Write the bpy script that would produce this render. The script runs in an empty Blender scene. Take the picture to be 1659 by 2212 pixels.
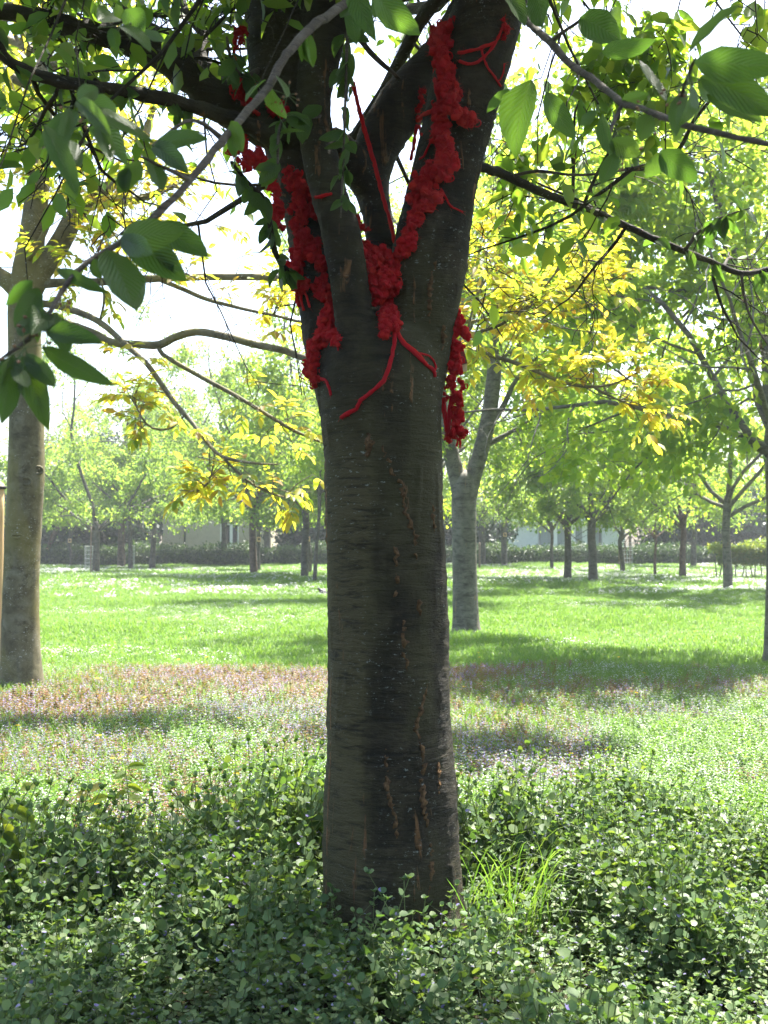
import bpy, bmesh, math, random
import numpy as np
from mathutils import Vector, Matrix, Quaternion
from mathutils.bvhtree import BVHTree

# ------------------------------------------------------------------ camera, sky, sun, exposure
scene = bpy.context.scene
COL = scene.collection
W0, H0 = 1659.0, 2212.0            # working pixel grid of the photograph
LENS = 40.0
F = H0 * LENS / 36.0
CAM_H = 1.6
PITCH = math.atan(54.0 / F)
cam_d = bpy.data.cameras.new('camera')
cam_d.sensor_fit = 'VERTICAL'
cam_d.sensor_height = 36.0
cam_d.sensor_width = 27.0
cam_d.lens = LENS
cam_d.clip_start = 0.05
cam_d.clip_end = 2000
cam_d.dof.use_dof = True
cam_d.dof.focus_distance = 4.6
cam_d.dof.aperture_fstop = 7.0
cam = bpy.data.objects.new('camera', cam_d)
cam.location = (0, 0, CAM_H)
cam.rotation_euler = (math.pi / 2 + PITCH, 0, 0)
COL.objects.link(cam)
scene.camera = cam

SUN_EL, SUN_AZ = math.radians(63), math.radians(30)      # azimuth measured from +Y towards +X
world = bpy.data.worlds.new('World')
scene.world = world
world.use_nodes = True
wn = world.node_tree.nodes
bg = wn['Background']
sky = wn.new('ShaderNodeTexSky')
sky.sky_type = 'NISHITA'
sky.sun_disc = False
sky.sun_elevation = SUN_EL
sky.sun_rotation = SUN_AZ
sky.air_density = 1.0
sky.dust_density = 3.0
sky.ozone_density = 1.0
world.node_tree.links.new(sky.outputs[0], bg.inputs[0])
bg.inputs[1].default_value = 0.10
sd = bpy.data.lights.new('sun', 'SUN')
sd.energy = 4.8
sd.angle = math.radians(0.53)
sd.color = (1.0, 0.95, 0.86)
sun = bpy.data.objects.new('sun', sd)
SUNDIR = Vector((math.sin(SUN_AZ) * math.cos(SUN_EL), math.cos(SUN_AZ) * math.cos(SUN_EL), math.sin(SUN_EL)))
sun.rotation_euler = (-SUNDIR).to_track_quat('-Z', 'Y').to_euler()
sun.location = SUNDIR * 60
COL.objects.link(sun)
vs = scene.view_settings
vs.view_transform = 'Standard'
vs.look = 'None'
vs.gamma = 1.0
vs.use_curve_mapping = False
vs.exposure = 2.5
cy = scene.cycles
cy.max_bounces = 8
cy.diffuse_bounces = 3
cy.glossy_bounces = 2
cy.transmission_bounces = 5
cy.transparent_max_bounces = 6
cy.volume_bounces = 0
cy.caustics_reflective = False
cy.caustics_refractive = False
cy.use_denoising = True
cy.sample_clamp_indirect = 6.0

RNG = np.random.default_rng(7)
random.seed(7)

# ------------------------------------------------------------------ helpers
CP, SP = math.cos(PITCH), math.sin(PITCH)


def P(u, v, Y):
    """point of the place seen at photo pixel (u, v), Y metres in front of the camera"""
    x = (u - W0 / 2) / F
    up = (H0 / 2 - v) / F
    y = CP - SP * up
    z = SP + CP * up
    k = Y / y
    return Vector((x * k, Y, CAM_H + z * k))


def proj(p):
    p = np.asarray(p, float)
    x, y, z = p[..., 0], p[..., 1], p[..., 2] - CAM_H
    f = CP * y + SP * z
    up = -SP * y + CP * z
    f = np.where(f < 0.05, 0.05, f)
    return W0 / 2 + F * x / f, H0 / 2 - F * up / f


def gz(x, y):
    """ground height"""
    x = np.asarray(x, float)
    y = np.asarray(y, float)
    z = 0.035 * np.sin(x * 0.9 + 0.4 * y) + 0.03 * np.sin(0.55 * y - 0.35 * x + 1.0) + 0.02 * np.sin(1.7 * x - 1.1 * y)
    far = np.clip((y - 9) / 10, 0, 1)
    return z * (0.6 + 0.4 * far) + 0.05 * far * np.sin(0.21 * y + 0.13 * x)


def G(u, v):
    d = P(u, v, 1.0) - Vector((0, 0, CAM_H))
    k = -CAM_H / d.z
    x, y = d.x * k, d.y * k
    return Vector((x, y, float(gz(x, y))))


def mesh_np(name, verts, faces, mats=(), smooth=False, uv=None, midx=None):
    """faces: (n,k) int array (one polygon size) or list of such arrays"""
    me = bpy.data.meshes.new(name)
    verts = np.ascontiguousarray(verts, dtype=np.float32)
    if not isinstance(faces, list):
        faces = [faces]
    faces = [np.asarray(f, dtype=np.int32) for f in faces if len(f)]
    me.vertices.add(len(verts))
    me.vertices.foreach_set('co', verts.ravel())
    loops = np.concatenate([f.ravel() for f in faces])
    counts = np.concatenate([np.full(len(f), f.shape[1], np.int32) for f in faces])
    starts = np.concatenate([[0], np.cumsum(counts)[:-1]]).astype(np.int32)
    me.loops.add(len(loops))
    me.loops.foreach_set('vertex_index', loops)
    me.polygons.add(len(counts))
    me.polygons.foreach_set('loop_start', starts)
    me.polygons.foreach_set('loop_total', counts)
    if smooth:
        me.polygons.foreach_set('use_smooth', np.ones(len(counts), bool))
    if midx is not None:
        me.polygons.foreach_set('material_index', np.asarray(midx, np.int32))
    if uv is not None:
        lay = me.uv_layers.new(name='UVMap')
        lay.data.foreach_set('uv', np.ascontiguousarray(uv[loops], dtype=np.float32).ravel())
    for m in mats:
        me.materials.append(m)
    me.update(calc_edges=True)
    return me


def link(name, me, parent=None, loc=None, mat=None):
    o = bpy.data.objects.new(name, me)
    COL.objects.link(o)
    if parent is not None:
        o.parent = parent
        if loc is None:
            o.matrix_parent_inverse = parent.matrix_world.inverted()
    if loc is not None:
        o.location = loc
    return o


def tag(o, label=None, cat=None, group=None, kind=None):
    if label:
        o['label'] = label
    if cat:
        o['category'] = cat
    if group:
        o['group'] = group
    if kind:
        o['kind'] = kind
    return o


def thing(name, loc, label, cat, group=None):
    o = bpy.data.objects.new(name, None)
    o.location = loc
    o.empty_display_size = 0.1
    COL.objects.link(o)
    o.matrix_world = Matrix.Translation(loc)
    return tag(o, label, cat, group)


class TB:
    """tube builder: collects tapered tubes into one mesh"""

    def __init__(self):
        self.v, self.q, self.t, self.n = [], [], [], 0

    def add(self, pts, rad, sides=8, cap=True, wob=0.0, rng=None):
        pts = np.asarray([tuple(p) for p in pts], float)
        rad = np.asarray(rad, float)
        if rad.ndim == 0:
            rad = np.full(len(pts), float(rad))
        n = len(pts)
        tan = np.gradient(pts, axis=0)
        tan /= np.linalg.norm(tan, axis=1)[:, None] + 1e-9
        a = np.array([1.0, 0, 0]) if abs(tan[0, 0]) < 0.8 else np.array([0, 1.0, 0])
        nx = np.cross(tan[0], a)
        nx /= np.linalg.norm(nx)
        ang = np.linspace(0, 2 * math.pi, sides, endpoint=False)
        ca, sa = np.cos(ang)[:, None], np.sin(ang)[:, None]
        vs_ = []
        for i in range(n):
            nx = nx - tan[i] * nx.dot(tan[i])
            nx /= np.linalg.norm(nx) + 1e-9
            ny = np.cross(tan[i], nx)
            r = rad[i]
            if wob and rng is not None:
                r = r * (1 + wob * rng.standard_normal((sides, 1)))
            vs_.append(pts[i] + (ca * nx + sa * ny) * r)
        base = self.n
        self.v.append(np.concatenate(vs_))
        i = np.arange(n - 1)[:, None] * sides
        j = np.arange(sides)[None, :]
        j2 = (j + 1) % sides
        q = np.stack([i + j, i + j2, i + sides + j2, i + sides + j], -1).reshape(-1, 4) + base
        self.q.append(q)
        self.n += n * sides
        if cap:
            self.v.append(np.stack([pts[0] - tan[0] * rad[0] * 0.3, pts[-1] + tan[-1] * rad[-1] * 0.6]))
            c0, c1 = self.n, self.n + 1
            self.n += 2
            jj = np.arange(sides)
            self.t.append(np.stack([np.full(sides, c0), base + (jj + 1) % sides, base + jj], -1))
            e = base + (n - 1) * sides
            self.t.append(np.stack([np.full(sides, c1), e + jj, e + (jj + 1) % sides], -1))

    def mesh(self, name, mats, smooth=True):
        fs = [np.concatenate(self.q)]
        if self.t:
            fs.append(np.concatenate(self.t))
        return mesh_np(name, np.concatenate(self.v), fs, mats, smooth)


def spline(ctrl, step=None, n=None):
    """Catmull-Rom through control rows (any width)"""
    c = np.asarray([tuple(r) for r in ctrl], float)
    c = np.vstack([2 * c[0] - c[1], c, 2 * c[-1] - c[-2]])
    out = []
    for i in range(1, len(c) - 2):
        p0, p1, p2, p3 = c[i - 1], c[i], c[i + 1], c[i + 2]
        k = n or max(2, int(np.linalg.norm(p2[:3] - p1[:3]) / (step or 0.1)))
        t = np.linspace(0, 1, k, endpoint=False)[:, None]
        out.append(0.5 * ((2 * p1) + (-p0 + p2) * t + (2 * p0 - 5 * p1 + 4 * p2 - p3) * t * t + (-p0 + 3 * p1 - 3 * p2 + p3) * t ** 3))
    out.append(c[-2][None])
    return np.concatenate(out)


def uvpath(rows, step=0.06):
    """rows (u, v, half width in px, Y) -> points, radii"""
    c = []
    for u, v, hw, Y in rows:
        p = P(u, v, Y)
        c.append((p.x, p.y, p.z, hw * Y / F))
    s = spline(c, step)
    return s[:, :3], np.maximum(s[:, 3], 0.0008)


def norm(a):
    return a / (np.linalg.norm(a, axis=-1, keepdims=True) + 1e-9)


T2 = (np.array([(0, 0, 0), (.5, .45, .07), (0, 1, -.06), (-.5, .45, .07)], float), np.array([(0, 1, 2), (0, 2, 3)]))
T4 = (np.array([(0, 0, 0), (.40, .25, .05), (.47, .58, .03), (0, 1, -.16), (-.47, .58, .03), (-.40, .25, .05), (0, .5, -.03)], float),
      np.array([(0, 1, 2, 6), (6, 2, 3, 3), (0, 6, 4, 5), (6, 3, 4, 4)]))
T4 = (T4[0], None)
T4F = [np.array([(0, 1, 2, 6), (0, 6, 4, 5)]), np.array([(6, 2, 3), (6, 3, 4)])]


def leaf_cloud(name, pos, axis, nrm, L, Wd, mats, kind=2, midx=None):
    """one mesh of separate leaf blades"""
    N = len(pos)
    axis = norm(axis)
    side = norm(np.cross(axis, nrm))
    up = np.cross(side, axis)
    tv = T2[0] if kind == 2 else T4[0]
    K = len(tv)
    L = np.asarray(L)[:, None, None]
    Wd = np.asarray(Wd)[:, None, None]
    v = pos[:, None, :] + axis[:, None, :] * tv[None, :, 1:2] * L + side[:, None, :] * tv[None, :, 0:1] * Wd + up[:, None, :] * tv[None, :, 2:3] * L
    off = (np.arange(N) * K)[:, None, None]
    if kind == 2:
        fs = [(T2[1][None] + off).reshape(-1, 3)]
        mi = None if midx is None else np.repeat(midx, 2)
    else:
        fs = [(T4F[0][None] + off).reshape(-1, 4), (T4F[1][None] + off).reshape(-1, 3)]
        mi = None if midx is None else np.concatenate([np.repeat(midx, 2), np.repeat(midx, 2)])
    return mesh_np(name, v.reshape(-1, 3), fs, mats, False, None, mi)


def vnoise(x, y, s, seed):
    """smooth 2-D value noise in 0..1"""
    rng = np.random.default_rng(seed)
    tab = rng.random((256, 256))
    gx, gy = x * s + 500, y * s + 500
    ix, iy = np.floor(gx).astype(int), np.floor(gy).astype(int)
    fx, fy = gx - ix, gy - iy
    fx, fy = fx * fx * (3 - 2 * fx), fy * fy * (3 - 2 * fy)
    g = lambda a, b: tab[a % 256, b % 256]
    return (g(ix, iy) * (1 - fx) + g(ix + 1, iy) * fx) * (1 - fy) + (g(ix, iy + 1) * (1 - fx) + g(ix + 1, iy + 1) * fx) * fy


# ------------------------------------------------------------------ materials
def newmat(name):
    m = bpy.data.materials.new(name)
    m.use_nodes = True
    nt = m.node_tree
    for n in list(nt.nodes):
        nt.nodes.remove(n)
    out = nt.nodes.new('ShaderNodeOutputMaterial')
    return m, nt, out


def nd(nt, typ, **kw):
    n = nt.nodes.new(typ)
    for k, v in kw.items():
        if k.startswith('i_'):
            n.inputs[k[2:].replace('_', ' ')].default_value = v
        elif k.startswith('n_'):
            n.inputs[int(k[2:])].default_value = v
        else:
            setattr(n, k, v)
    return n


def ramp(nt, fac, stops, interp='LINEAR'):
    r = nt.nodes.new('ShaderNodeValToRGB')
    r.color_ramp.interpolation = interp
    el = r.color_ramp.elements
    while len(el) > 1:
        el.remove(el[-1])
    el[0].position, el[0].color = stops[0][0], (*stops[0][1], 1)
    for p, c in stops[1:]:
        e = el.new(p)
        e.color = (*c, 1)
    if fac is not None:
        nt.links.new(fac, r.inputs[0])
    return r


def mixc(nt, fac, a, b):
    m = nt.nodes.new('ShaderNodeMix')
    m.data_type = 'RGBA'
    for sock, val in ((m.inputs[0], fac), (m.inputs[6], a), (m.inputs[7], b)):
        if isinstance(val, (int, float)):
            sock.default_value = val
        elif isinstance(val, tuple):
            sock.default_value = (*val, 1)
        else:
            nt.links.new(val, sock)
    return m.outputs[2]


def math_(nt, op, a, b=None):
    m = nt.nodes.new('ShaderNodeMath')
    m.operation = op
    for s, val in ((m.inputs[0], a), (m.inputs[1], b)):
        if val is None:
            continue
        if isinstance(val, (int, float)):
            s.default_value = val
        else:
            nt.links.new(val, s)
    return m.outputs[0]


def leaf_mat(name, cols, trans_cols, rough=0.45, tmix=0.45, spec=0.35, inst=False, veins=False):
    """cols: 3 reflectance colours picked per leaf; trans_cols: the light that passes through"""
    m, nt, out = newmat(name)
    L = nt.links
    geo = nd(nt, 'ShaderNodeNewGeometry')
    r = geo.outputs['Random Per Island']
    if inst:
        oi = nd(nt, 'ShaderNodeObjectInfo')
        r = math_(nt, 'FRACT', math_(nt, 'ADD', math_(nt, 'MULTIPLY', r, 0.6), oi.outputs['Random']))
    n = len(cols)
    c = ramp(nt, r, [(i / max(1, n - 1), cols[i]) for i in range(n)])
    t = ramp(nt, r, [(i / max(1, n - 1), trans_cols[i]) for i in range(n)])
    co, to = c.outputs[0], t.outputs[0]
    bs = nd(nt, 'ShaderNodeBsdfPrincipled')
    bs.inputs['Roughness'].default_value = rough
    bs.inputs['Specular IOR Level'].default_value = spec
    tr = nd(nt, 'ShaderNodeBsdfTranslucent')
    if veins:
        uv = nd(nt, 'ShaderNodeUVMap')
        sep = nd(nt, 'ShaderNodeSeparateXYZ')
        L.new(uv.outputs[0], sep.inputs[0])
        ax = math_(nt, 'ABSOLUTE', sep.outputs[0])
        w = math_(nt, 'SUBTRACT', sep.outputs[1], math_(nt, 'MULTIPLY', ax, 0.42))
        fr = math_(nt, 'FRACT', math_(nt, 'MULTIPLY', w, 11.0))
        tri = math_(nt, 'ABSOLUTE', math_(nt, 'SUBTRACT', fr, 0.5))
        rib = math_(nt, 'LESS_THAN', ax, 0.035)
        vein = math_(nt, 'GREATER_THAN', tri, 0.44)
        vv = math_(nt, 'MAXIMUM', math_(nt, 'MULTIPLY', vein, 0.5), rib)
        tc = nd(nt, 'ShaderNodeTexCoord')
        ns = nd(nt, 'ShaderNodeTexNoise', i_Scale=28.0, i_Detail=3.0)
        L.new(tc.outputs['Object'], ns.inputs['Vector'])
        blot = ramp(nt, ns.outputs[0], [(0.35, (0, 0, 0)), (0.7, (1, 1, 1))])
        co = mixc(nt, math_(nt, 'MULTIPLY', blot.outputs[0], 0.45), co, (0.10, 0.16, 0.03))
        co = mixc(nt, math_(nt, 'MULTIPLY', vv, 0.6), co, (0.19, 0.26, 0.10))
        to = mixc(nt, math_(nt, 'MULTIPLY', vv, 0.5), to, (0.10, 0.16, 0.03))
        bmp = nd(nt, 'ShaderNodeBump', i_Strength=0.9, i_Distance=0.03)
        L.new(tri, bmp.inputs['Height'])
        L.new(bmp.outputs[0], bs.inputs['Normal'])
    L.new(co, bs.inputs['Base Color'])
    L.new(to, tr.inputs['Color'])
    mx = nd(nt, 'ShaderNodeMixShader', n_0=tmix)
    L.new(bs.outputs[0], mx.inputs[1])
    L.new(tr.outputs[0], mx.inputs[2])
    L.new(mx.outputs[0], out.inputs[0])
    return m


def bark_mat(name, dark, mid, light, crack, lichen, lichen_amt=0.5, band=34.0, bump=0.6, moss=None, cracks=True, olive_lit_flank=None):
    m, nt, out = newmat(name)
    L = nt.links
    tc = nd(nt, 'ShaderNodeTexCoord')
    obj = tc.outputs['Object']

    def mapped(sx, sy, sz):
        mp = nd(nt, 'ShaderNodeMapping')
        mp.inputs['Scale'].default_value = (sx, sy, sz)
        L.new(obj, mp.inputs[0])
        return mp.outputs[0]

    def noise(vec, sc, det=4, rough=0.55, dist=0.0):
        n = nd(nt, 'ShaderNodeTexNoise', i_Scale=sc, i_Detail=det, i_Roughness=rough, i_Distortion=dist)
        L.new(vec, n.inputs['Vector'])
        return n.outputs[0]
    patch = noise(obj, 6.0, 7, 0.68, 0.4)
    bands = noise(mapped(5.0, 5.0, band), 1.3, 6, 0.7, 0.5)
    fineb = noise(mapped(17.0, 17.0, band * 2.6), 1.4, 4, 0.75, 0.4)
    grain = noise(obj, 90.0, 3, 0.6)
    col = ramp(nt, patch, [(0.36, dark), (0.5, mid), (0.66, light)]).outputs[0]
    if olive_lit_flank:  # left side paler: olive bark tone with sky light from the left painted in
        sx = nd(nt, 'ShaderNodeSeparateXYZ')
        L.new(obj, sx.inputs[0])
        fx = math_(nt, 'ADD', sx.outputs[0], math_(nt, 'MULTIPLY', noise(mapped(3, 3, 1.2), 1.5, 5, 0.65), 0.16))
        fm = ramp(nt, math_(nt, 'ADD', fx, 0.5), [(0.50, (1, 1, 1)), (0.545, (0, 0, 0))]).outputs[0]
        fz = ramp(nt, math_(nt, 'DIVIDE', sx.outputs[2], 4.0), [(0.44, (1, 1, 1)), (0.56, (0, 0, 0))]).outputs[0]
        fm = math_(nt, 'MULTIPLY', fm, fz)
        col = mixc(nt, math_(nt, 'MULTIPLY', fm, 0.7), col, olive_lit_flank)
    bm_ = ramp(nt, bands, [(0.36, (1, 1, 1)), (0.5, (0, 0, 0))]).outputs[0]
    col = mixc(nt, math_(nt, 'MULTIPLY', bm_, 0.75), col, tuple(x * 0.45 for x in dark))
    lb = ramp(nt, fineb, [(0.60, (0, 0, 0)), (0.70, (1, 1, 1))]).outputs[0]
    col = mixc(nt, math_(nt, 'MULTIPLY', lb, 0.35), col, tuple(min(1, x * 1.5) for x in light))
    if moss:
        mp_ = noise(mapped(2.2, 2.2, 0.9), 1.0, 4, 0.6)
        mk = ramp(nt, mp_, [(0.48, (0, 0, 0)), (0.62, (1, 1, 1))]).outputs[0]
        col = mixc(nt, math_(nt, 'MULTIPLY', mk, 0.6), col, moss)
    hgt = math_(nt, 'ADD', math_(nt, 'MULTIPLY', bands, 1.0), math_(nt, 'ADD', math_(nt, 'MULTIPLY', fineb, 0.35), math_(nt, 'MULTIPLY', grain, 0.25)))
    if cracks:
        cr = noise(mapped(9.0, 9.0, 1.1), 1.0, 5, 0.62, 0.6)
        ck = ramp(nt, cr, [(0.62, (0, 0, 0)), (0.655, (1, 1, 1))]).outputs[0]
        brk = ramp(nt, noise(obj, 14.0, 3), [(0.42, (0, 0, 0)), (0.5, (1, 1, 1))]).outputs[0]
        ck = math_(nt, 'MULTIPLY', ck, brk)
        col = mixc(nt, math_(nt, 'MULTIPLY', ck, 0.85), col, crack)
        hgt = math_(nt, 'ADD', hgt, math_(nt, 'MULTIPLY', ck, 0.5))
    ln = noise(mapped(1, 1, 1.8), 46.0, 4, 0.7)
    lz = noise(obj, 3.1, 3)
    lm = math_(nt, 'MULTIPLY', ramp(nt, ln, [(0.615, (0, 0, 0)), (0.65, (1, 1, 1))]).outputs[0],
               ramp(nt, lz, [(0.45, (0, 0, 0)), (0.6, (1, 1, 1))]).outputs[0])
    col = mixc(nt, math_(nt, 'MULTIPLY', lm, lichen_amt), col, lichen)
    bs = nd(nt, 'ShaderNodeBsdfPrincipled')
    bs.inputs['Roughness'].default_value = 0.82
    bs.inputs['Specular IOR Level'].default_value = 0.25
    L.new(col, bs.inputs['Base Color'])
    bp = nd(nt, 'ShaderNodeBump', i_Strength=bump, i_Distance=0.02)
    L.new(hgt, bp.inputs['Height'])
    L.new(bp.outputs[0], bs.inputs['Normal'])
    L.new(bs.outputs[0], out.inputs[0])
    return m


def plain_mat(name, col, rough=0.7, var=0.25, scale=12.0, bump=0.2, spec=0.3, stretch=(1, 1, 1)):
    m, nt, out = newmat(name)
    L = nt.links
    tc = nd(nt, 'ShaderNodeTexCoord')
    mp = nd(nt, 'ShaderNodeMapping')
    mp.inputs['Scale'].default_value = stretch
    L.new(tc.outputs['Object'], mp.inputs[0])
    ns = nd(nt, 'ShaderNodeTexNoise', i_Scale=scale, i_Detail=5.0, i_Roughness=0.6)
    L.new(mp.outputs[0], ns.inputs['Vector'])
    c = ramp(nt, ns.outputs[0], [(0.3, tuple(x * (1 - var) for x in col)), (0.7, tuple(min(1, x * (1 + var)) for x in col))])
    bs = nd(nt, 'ShaderNodeBsdfPrincipled')
    bs.inputs['Roughness'].default_value = rough
    bs.inputs['Specular IOR Level'].default_value = spec
    L.new(c.outputs[0], bs.inputs['Base Color'])
    bp = nd(nt, 'ShaderNodeBump', i_Strength=bump, i_Distance=0.01)
    L.new(ns.outputs[0], bp.inputs['Height'])
    L.new(bp.outputs[0], bs.inputs['Normal'])
    L.new(bs.outputs[0], out.inputs[0])
    return m


M = {}
M['bark'] = bark_mat('bark_cherry', (0.0115, 0.0088, 0.0042), (0.023, 0.018, 0.0085), (0.052, 0.042, 0.022), (0.17, 0.085, 0.035), (0.26, 0.29, 0.26), 0.55, 30.0, 0.9, moss=(0.050, 0.046, 0.015), olive_lit_flank=(0.088, 0.073, 0.032))
M['bark_walnut'] = bark_mat('bark_walnut', (0.085, 0.075, 0.045), (0.125, 0.112, 0.068), (0.17, 0.158, 0.115), (0.1, 0.09, 0.05), (0.55, 0.57, 0.55), 0.8, 7.0, 0.35, moss=(0.17, 0.15, 0.05), cracks=False)
M['bark_mid'] = bark_mat('bark_mid', (0.085, 0.08, 0.065), (0.13, 0.12, 0.10), (0.18, 0.17, 0.145), (0.2, 0.14, 0.08), (0.3, 0.32, 0.3), 0.3, 16.0, 0.5)
M['bark_far'] = bark_mat('bark_far', (0.055, 0.05, 0.042), (0.085, 0.078, 0.066), (0.12, 0.11, 0.095), (0.14, 0.1, 0.06), (0.25, 0.27, 0.25), 0.3, 10.0, 0.5)
M['bark_red'] = bark_mat('bark_red', (0.07, 0.05, 0.042), (0.11, 0.075, 0.062), (0.15, 0.11, 0.095), (0.16, 0.1, 0.06), (0.25, 0.25, 0.23), 0.3, 10.0, 0.5)
M['twig'] = bark_mat('twig_bark', (0.05, 0.038, 0.026), (0.085, 0.068, 0.048), (0.13, 0.11, 0.082), (0.1, 0.06, 0.03), (0.2, 0.2, 0.16), 0.5, 60.0, 0.8, cracks=False)
M['leaf_big'] = leaf_mat('cherry_leaf_near', [(0.050, 0.105, 0.036), (0.065, 0.125, 0.040), (0.085, 0.15, 0.045)], [(0.10, 0.22, 0.02), (0.14, 0.28, 0.025), (0.19, 0.34, 0.03)], 0.38, 0.42, 0.5, inst=True, veins=True)
M['leaf_cherry'] = leaf_mat('cherry_leaf', [(0.045, 0.10, 0.028), (0.065, 0.13, 0.03), (0.095, 0.16, 0.035)], [(0.16, 0.32, 0.02), (0.27, 0.44, 0.03), (0.42, 0.52, 0.04)], 0.4, 0.54, 0.45)
M['leaf_walnut'] = leaf_mat('walnut_leaf', [(0.08, 0.14, 0.03), (0.14, 0.18, 0.03), (0.20, 0.20, 0.03), (0.20, 0.19, 0.03), (0.18, 0.11, 0.03)], [(0.34, 0.52, 0.04), (0.55, 0.64, 0.04), (0.72, 0.70, 0.04), (0.70, 0.62, 0.05), (0.58, 0.36, 0.05)], 0.45, 0.64, 0.3)
M['leaf_far'] = leaf_mat('orchard_leaf', [(0.06, 0.115, 0.035), (0.08, 0.14, 0.04), (0.10, 0.16, 0.045)], [(0.24, 0.42, 0.05), (0.32, 0.48, 0.06), (0.42, 0.54, 0.06)], 0.5, 0.56, 0.3)
M['leaf_right'] = leaf_mat('spring_leaf', [(0.06, 0.12, 0.03), (0.075, 0.14, 0.03), (0.10, 0.17, 0.035)], [(0.28, 0.46, 0.04), (0.38, 0.54, 0.05), (0.50, 0.60, 0.05)], 0.45, 0.6, 0.35)
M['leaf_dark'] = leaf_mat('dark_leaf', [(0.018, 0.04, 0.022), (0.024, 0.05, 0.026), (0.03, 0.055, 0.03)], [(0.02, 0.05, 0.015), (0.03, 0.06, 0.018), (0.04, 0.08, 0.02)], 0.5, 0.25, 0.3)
M['leaf_hedge'] = leaf_mat('hedge_leaf', [(0.03, 0.06, 0.025), (0.04, 0.075, 0.028), (0.05, 0.09, 0.03)], [(0.05, 0.12, 0.02), (0.08, 0.16, 0.02), (0.14, 0.22, 0.03)], 0.45, 0.3, 0.35)
M['leaf_hedge2'] = leaf_mat('beech_hedge_leaf', [(0.06, 0.10, 0.03), (0.09, 0.13, 0.03), (0.12, 0.13, 0.035)], [(0.2, 0.32, 0.03), (0.28, 0.38, 0.03), (0.34, 0.36, 0.04)], 0.45, 0.45, 0.35)
M['ivy'] = leaf_mat('ground_ivy_leaf', [(0.055, 0.105, 0.036), (0.080, 0.135, 0.046), (0.13, 0.18, 0.06)], [(0.10, 0.20, 0.025), (0.15, 0.26, 0.03), (0.25, 0.35, 0.035)], 0.52, 0.33, 0.34, inst=True)
M['grass'] = leaf_mat('grass_blade', [(0.06, 0.13, 0.025), (0.08, 0.16, 0.03), (0.11, 0.18, 0.04)], [(0.14, 0.30, 0.03), (0.2, 0.38, 0.03), (0.28, 0.42, 0.05)], 0.45, 0.45, 0.35, inst=True)
M['redstalk'] = leaf_mat('bugle_leaf', [(0.17, 0.060, 0.035), (0.14, 0.085, 0.035), (0.10, 0.12, 0.035)], [(0.32, 0.12, 0.06), (0.3, 0.2, 0.05), (0.2, 0.3, 0.05)], 0.45, 0.4, 0.35, inst=True)
M['purple'] = leaf_mat('purple_petal', [(0.22, 0.19, 0.42), (0.30, 0.27, 0.48), (0.38, 0.35, 0.52)], [(0.22, 0.18, 0.40), (0.28, 0.24, 0.42), (0.32, 0.28, 0.45)], 0.6, 0.4, 0.2, inst=True)
M['white'] = leaf_mat('white_petal', [(0.62, 0.60, 0.68), (0.7, 0.68, 0.72), (0.75, 0.74, 0.74)], [(0.5, 0.5, 0.52), (0.55, 0.55, 0.55), (0.6, 0.6, 0.6)], 0.6, 0.35, 0.2, inst=True)
M['yellow'] = leaf_mat('yellow_petal', [(0.7, 0.5, 0.02), (0.75, 0.55, 0.03), (0.75, 0.45, 0.02)], [(0.6, 0.4, 0.02)] * 3, 0.6, 0.3, 0.2, inst=True)
M['stem'] = plain_mat('green_stem', (0.09, 0.12, 0.035), 0.6, 0.3, 30, 0.1)


# ------------------------------------------------------------------ ground
def ground_material():
    m, nt, out = newmat('meadow_ground')
    L = nt.links
    tc = nd(nt, 'ShaderNodeTexCoord')
    o = tc.outputs['Object']
    n1 = nd(nt, 'ShaderNodeTexNoise', i_Scale=0.55, i_Detail=6.0, i_Roughness=0.6)
    n2 = nd(nt, 'ShaderNodeTexNoise', i_Scale=9.0, i_Detail=6.0, i_Roughness=0.7)
    n3 = nd(nt, 'ShaderNodeTexNoise', i_Scale=70.0, i_Detail=3.0)
    for n in (n1, n2, n3):
        L.new(o, n.inputs['Vector'])
    a = ramp(nt, n1.outputs[0], [(0.3, (0.055, 0.10, 0.022)), (0.55, (0.08, 0.135, 0.03)), (0.75, (0.095, 0.125, 0.04))]).outputs[0]
    b = ramp(nt, n2.outputs[0], [(0.3, (0.03, 0.04, 0.014)), (0.6, (0.085, 0.14, 0.03))]).outputs[0]
    c = mixc(nt, 0.5, a, b)
    sx = nd(nt, 'ShaderNodeSeparateXYZ')
    L.new(o, sx.inputs[0])
    yy = math_(nt, 'ADD', sx.outputs[1], math_(nt, 'MULTIPLY', n1.outputs[0], 2.0))
    near = ramp(nt, math_(nt, 'DIVIDE', yy, 12.0), [(0.60, (1, 1, 1)), (0.78, (0, 0, 0))]).outputs[0]
    c = mixc(nt, near, c, mixc(nt, n2.outputs[0], (0.018, 0.014, 0.009), (0.045, 0.04, 0.02)))
    bs = nd(nt, 'ShaderNodeBsdfPrincipled')
    bs.inputs['Roughness'].default_value = 0.9
    bs.inputs['Specular IOR Level'].default_value = 0.1
    L.new(c, bs.inputs['Base Color'])
    bp = nd(nt, 'ShaderNodeBump', i_Strength=0.8, i_Distance=0.05)
    L.new(math_(nt, 'ADD', n2.outputs[0], math_(nt, 'MULTIPLY', n3.outputs[0], 0.5)), bp.inputs['Height'])
    L.new(bp.outputs[0], bs.inputs['Normal'])
    L.new(bs.outputs[0], out.inputs[0])
    return m


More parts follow.
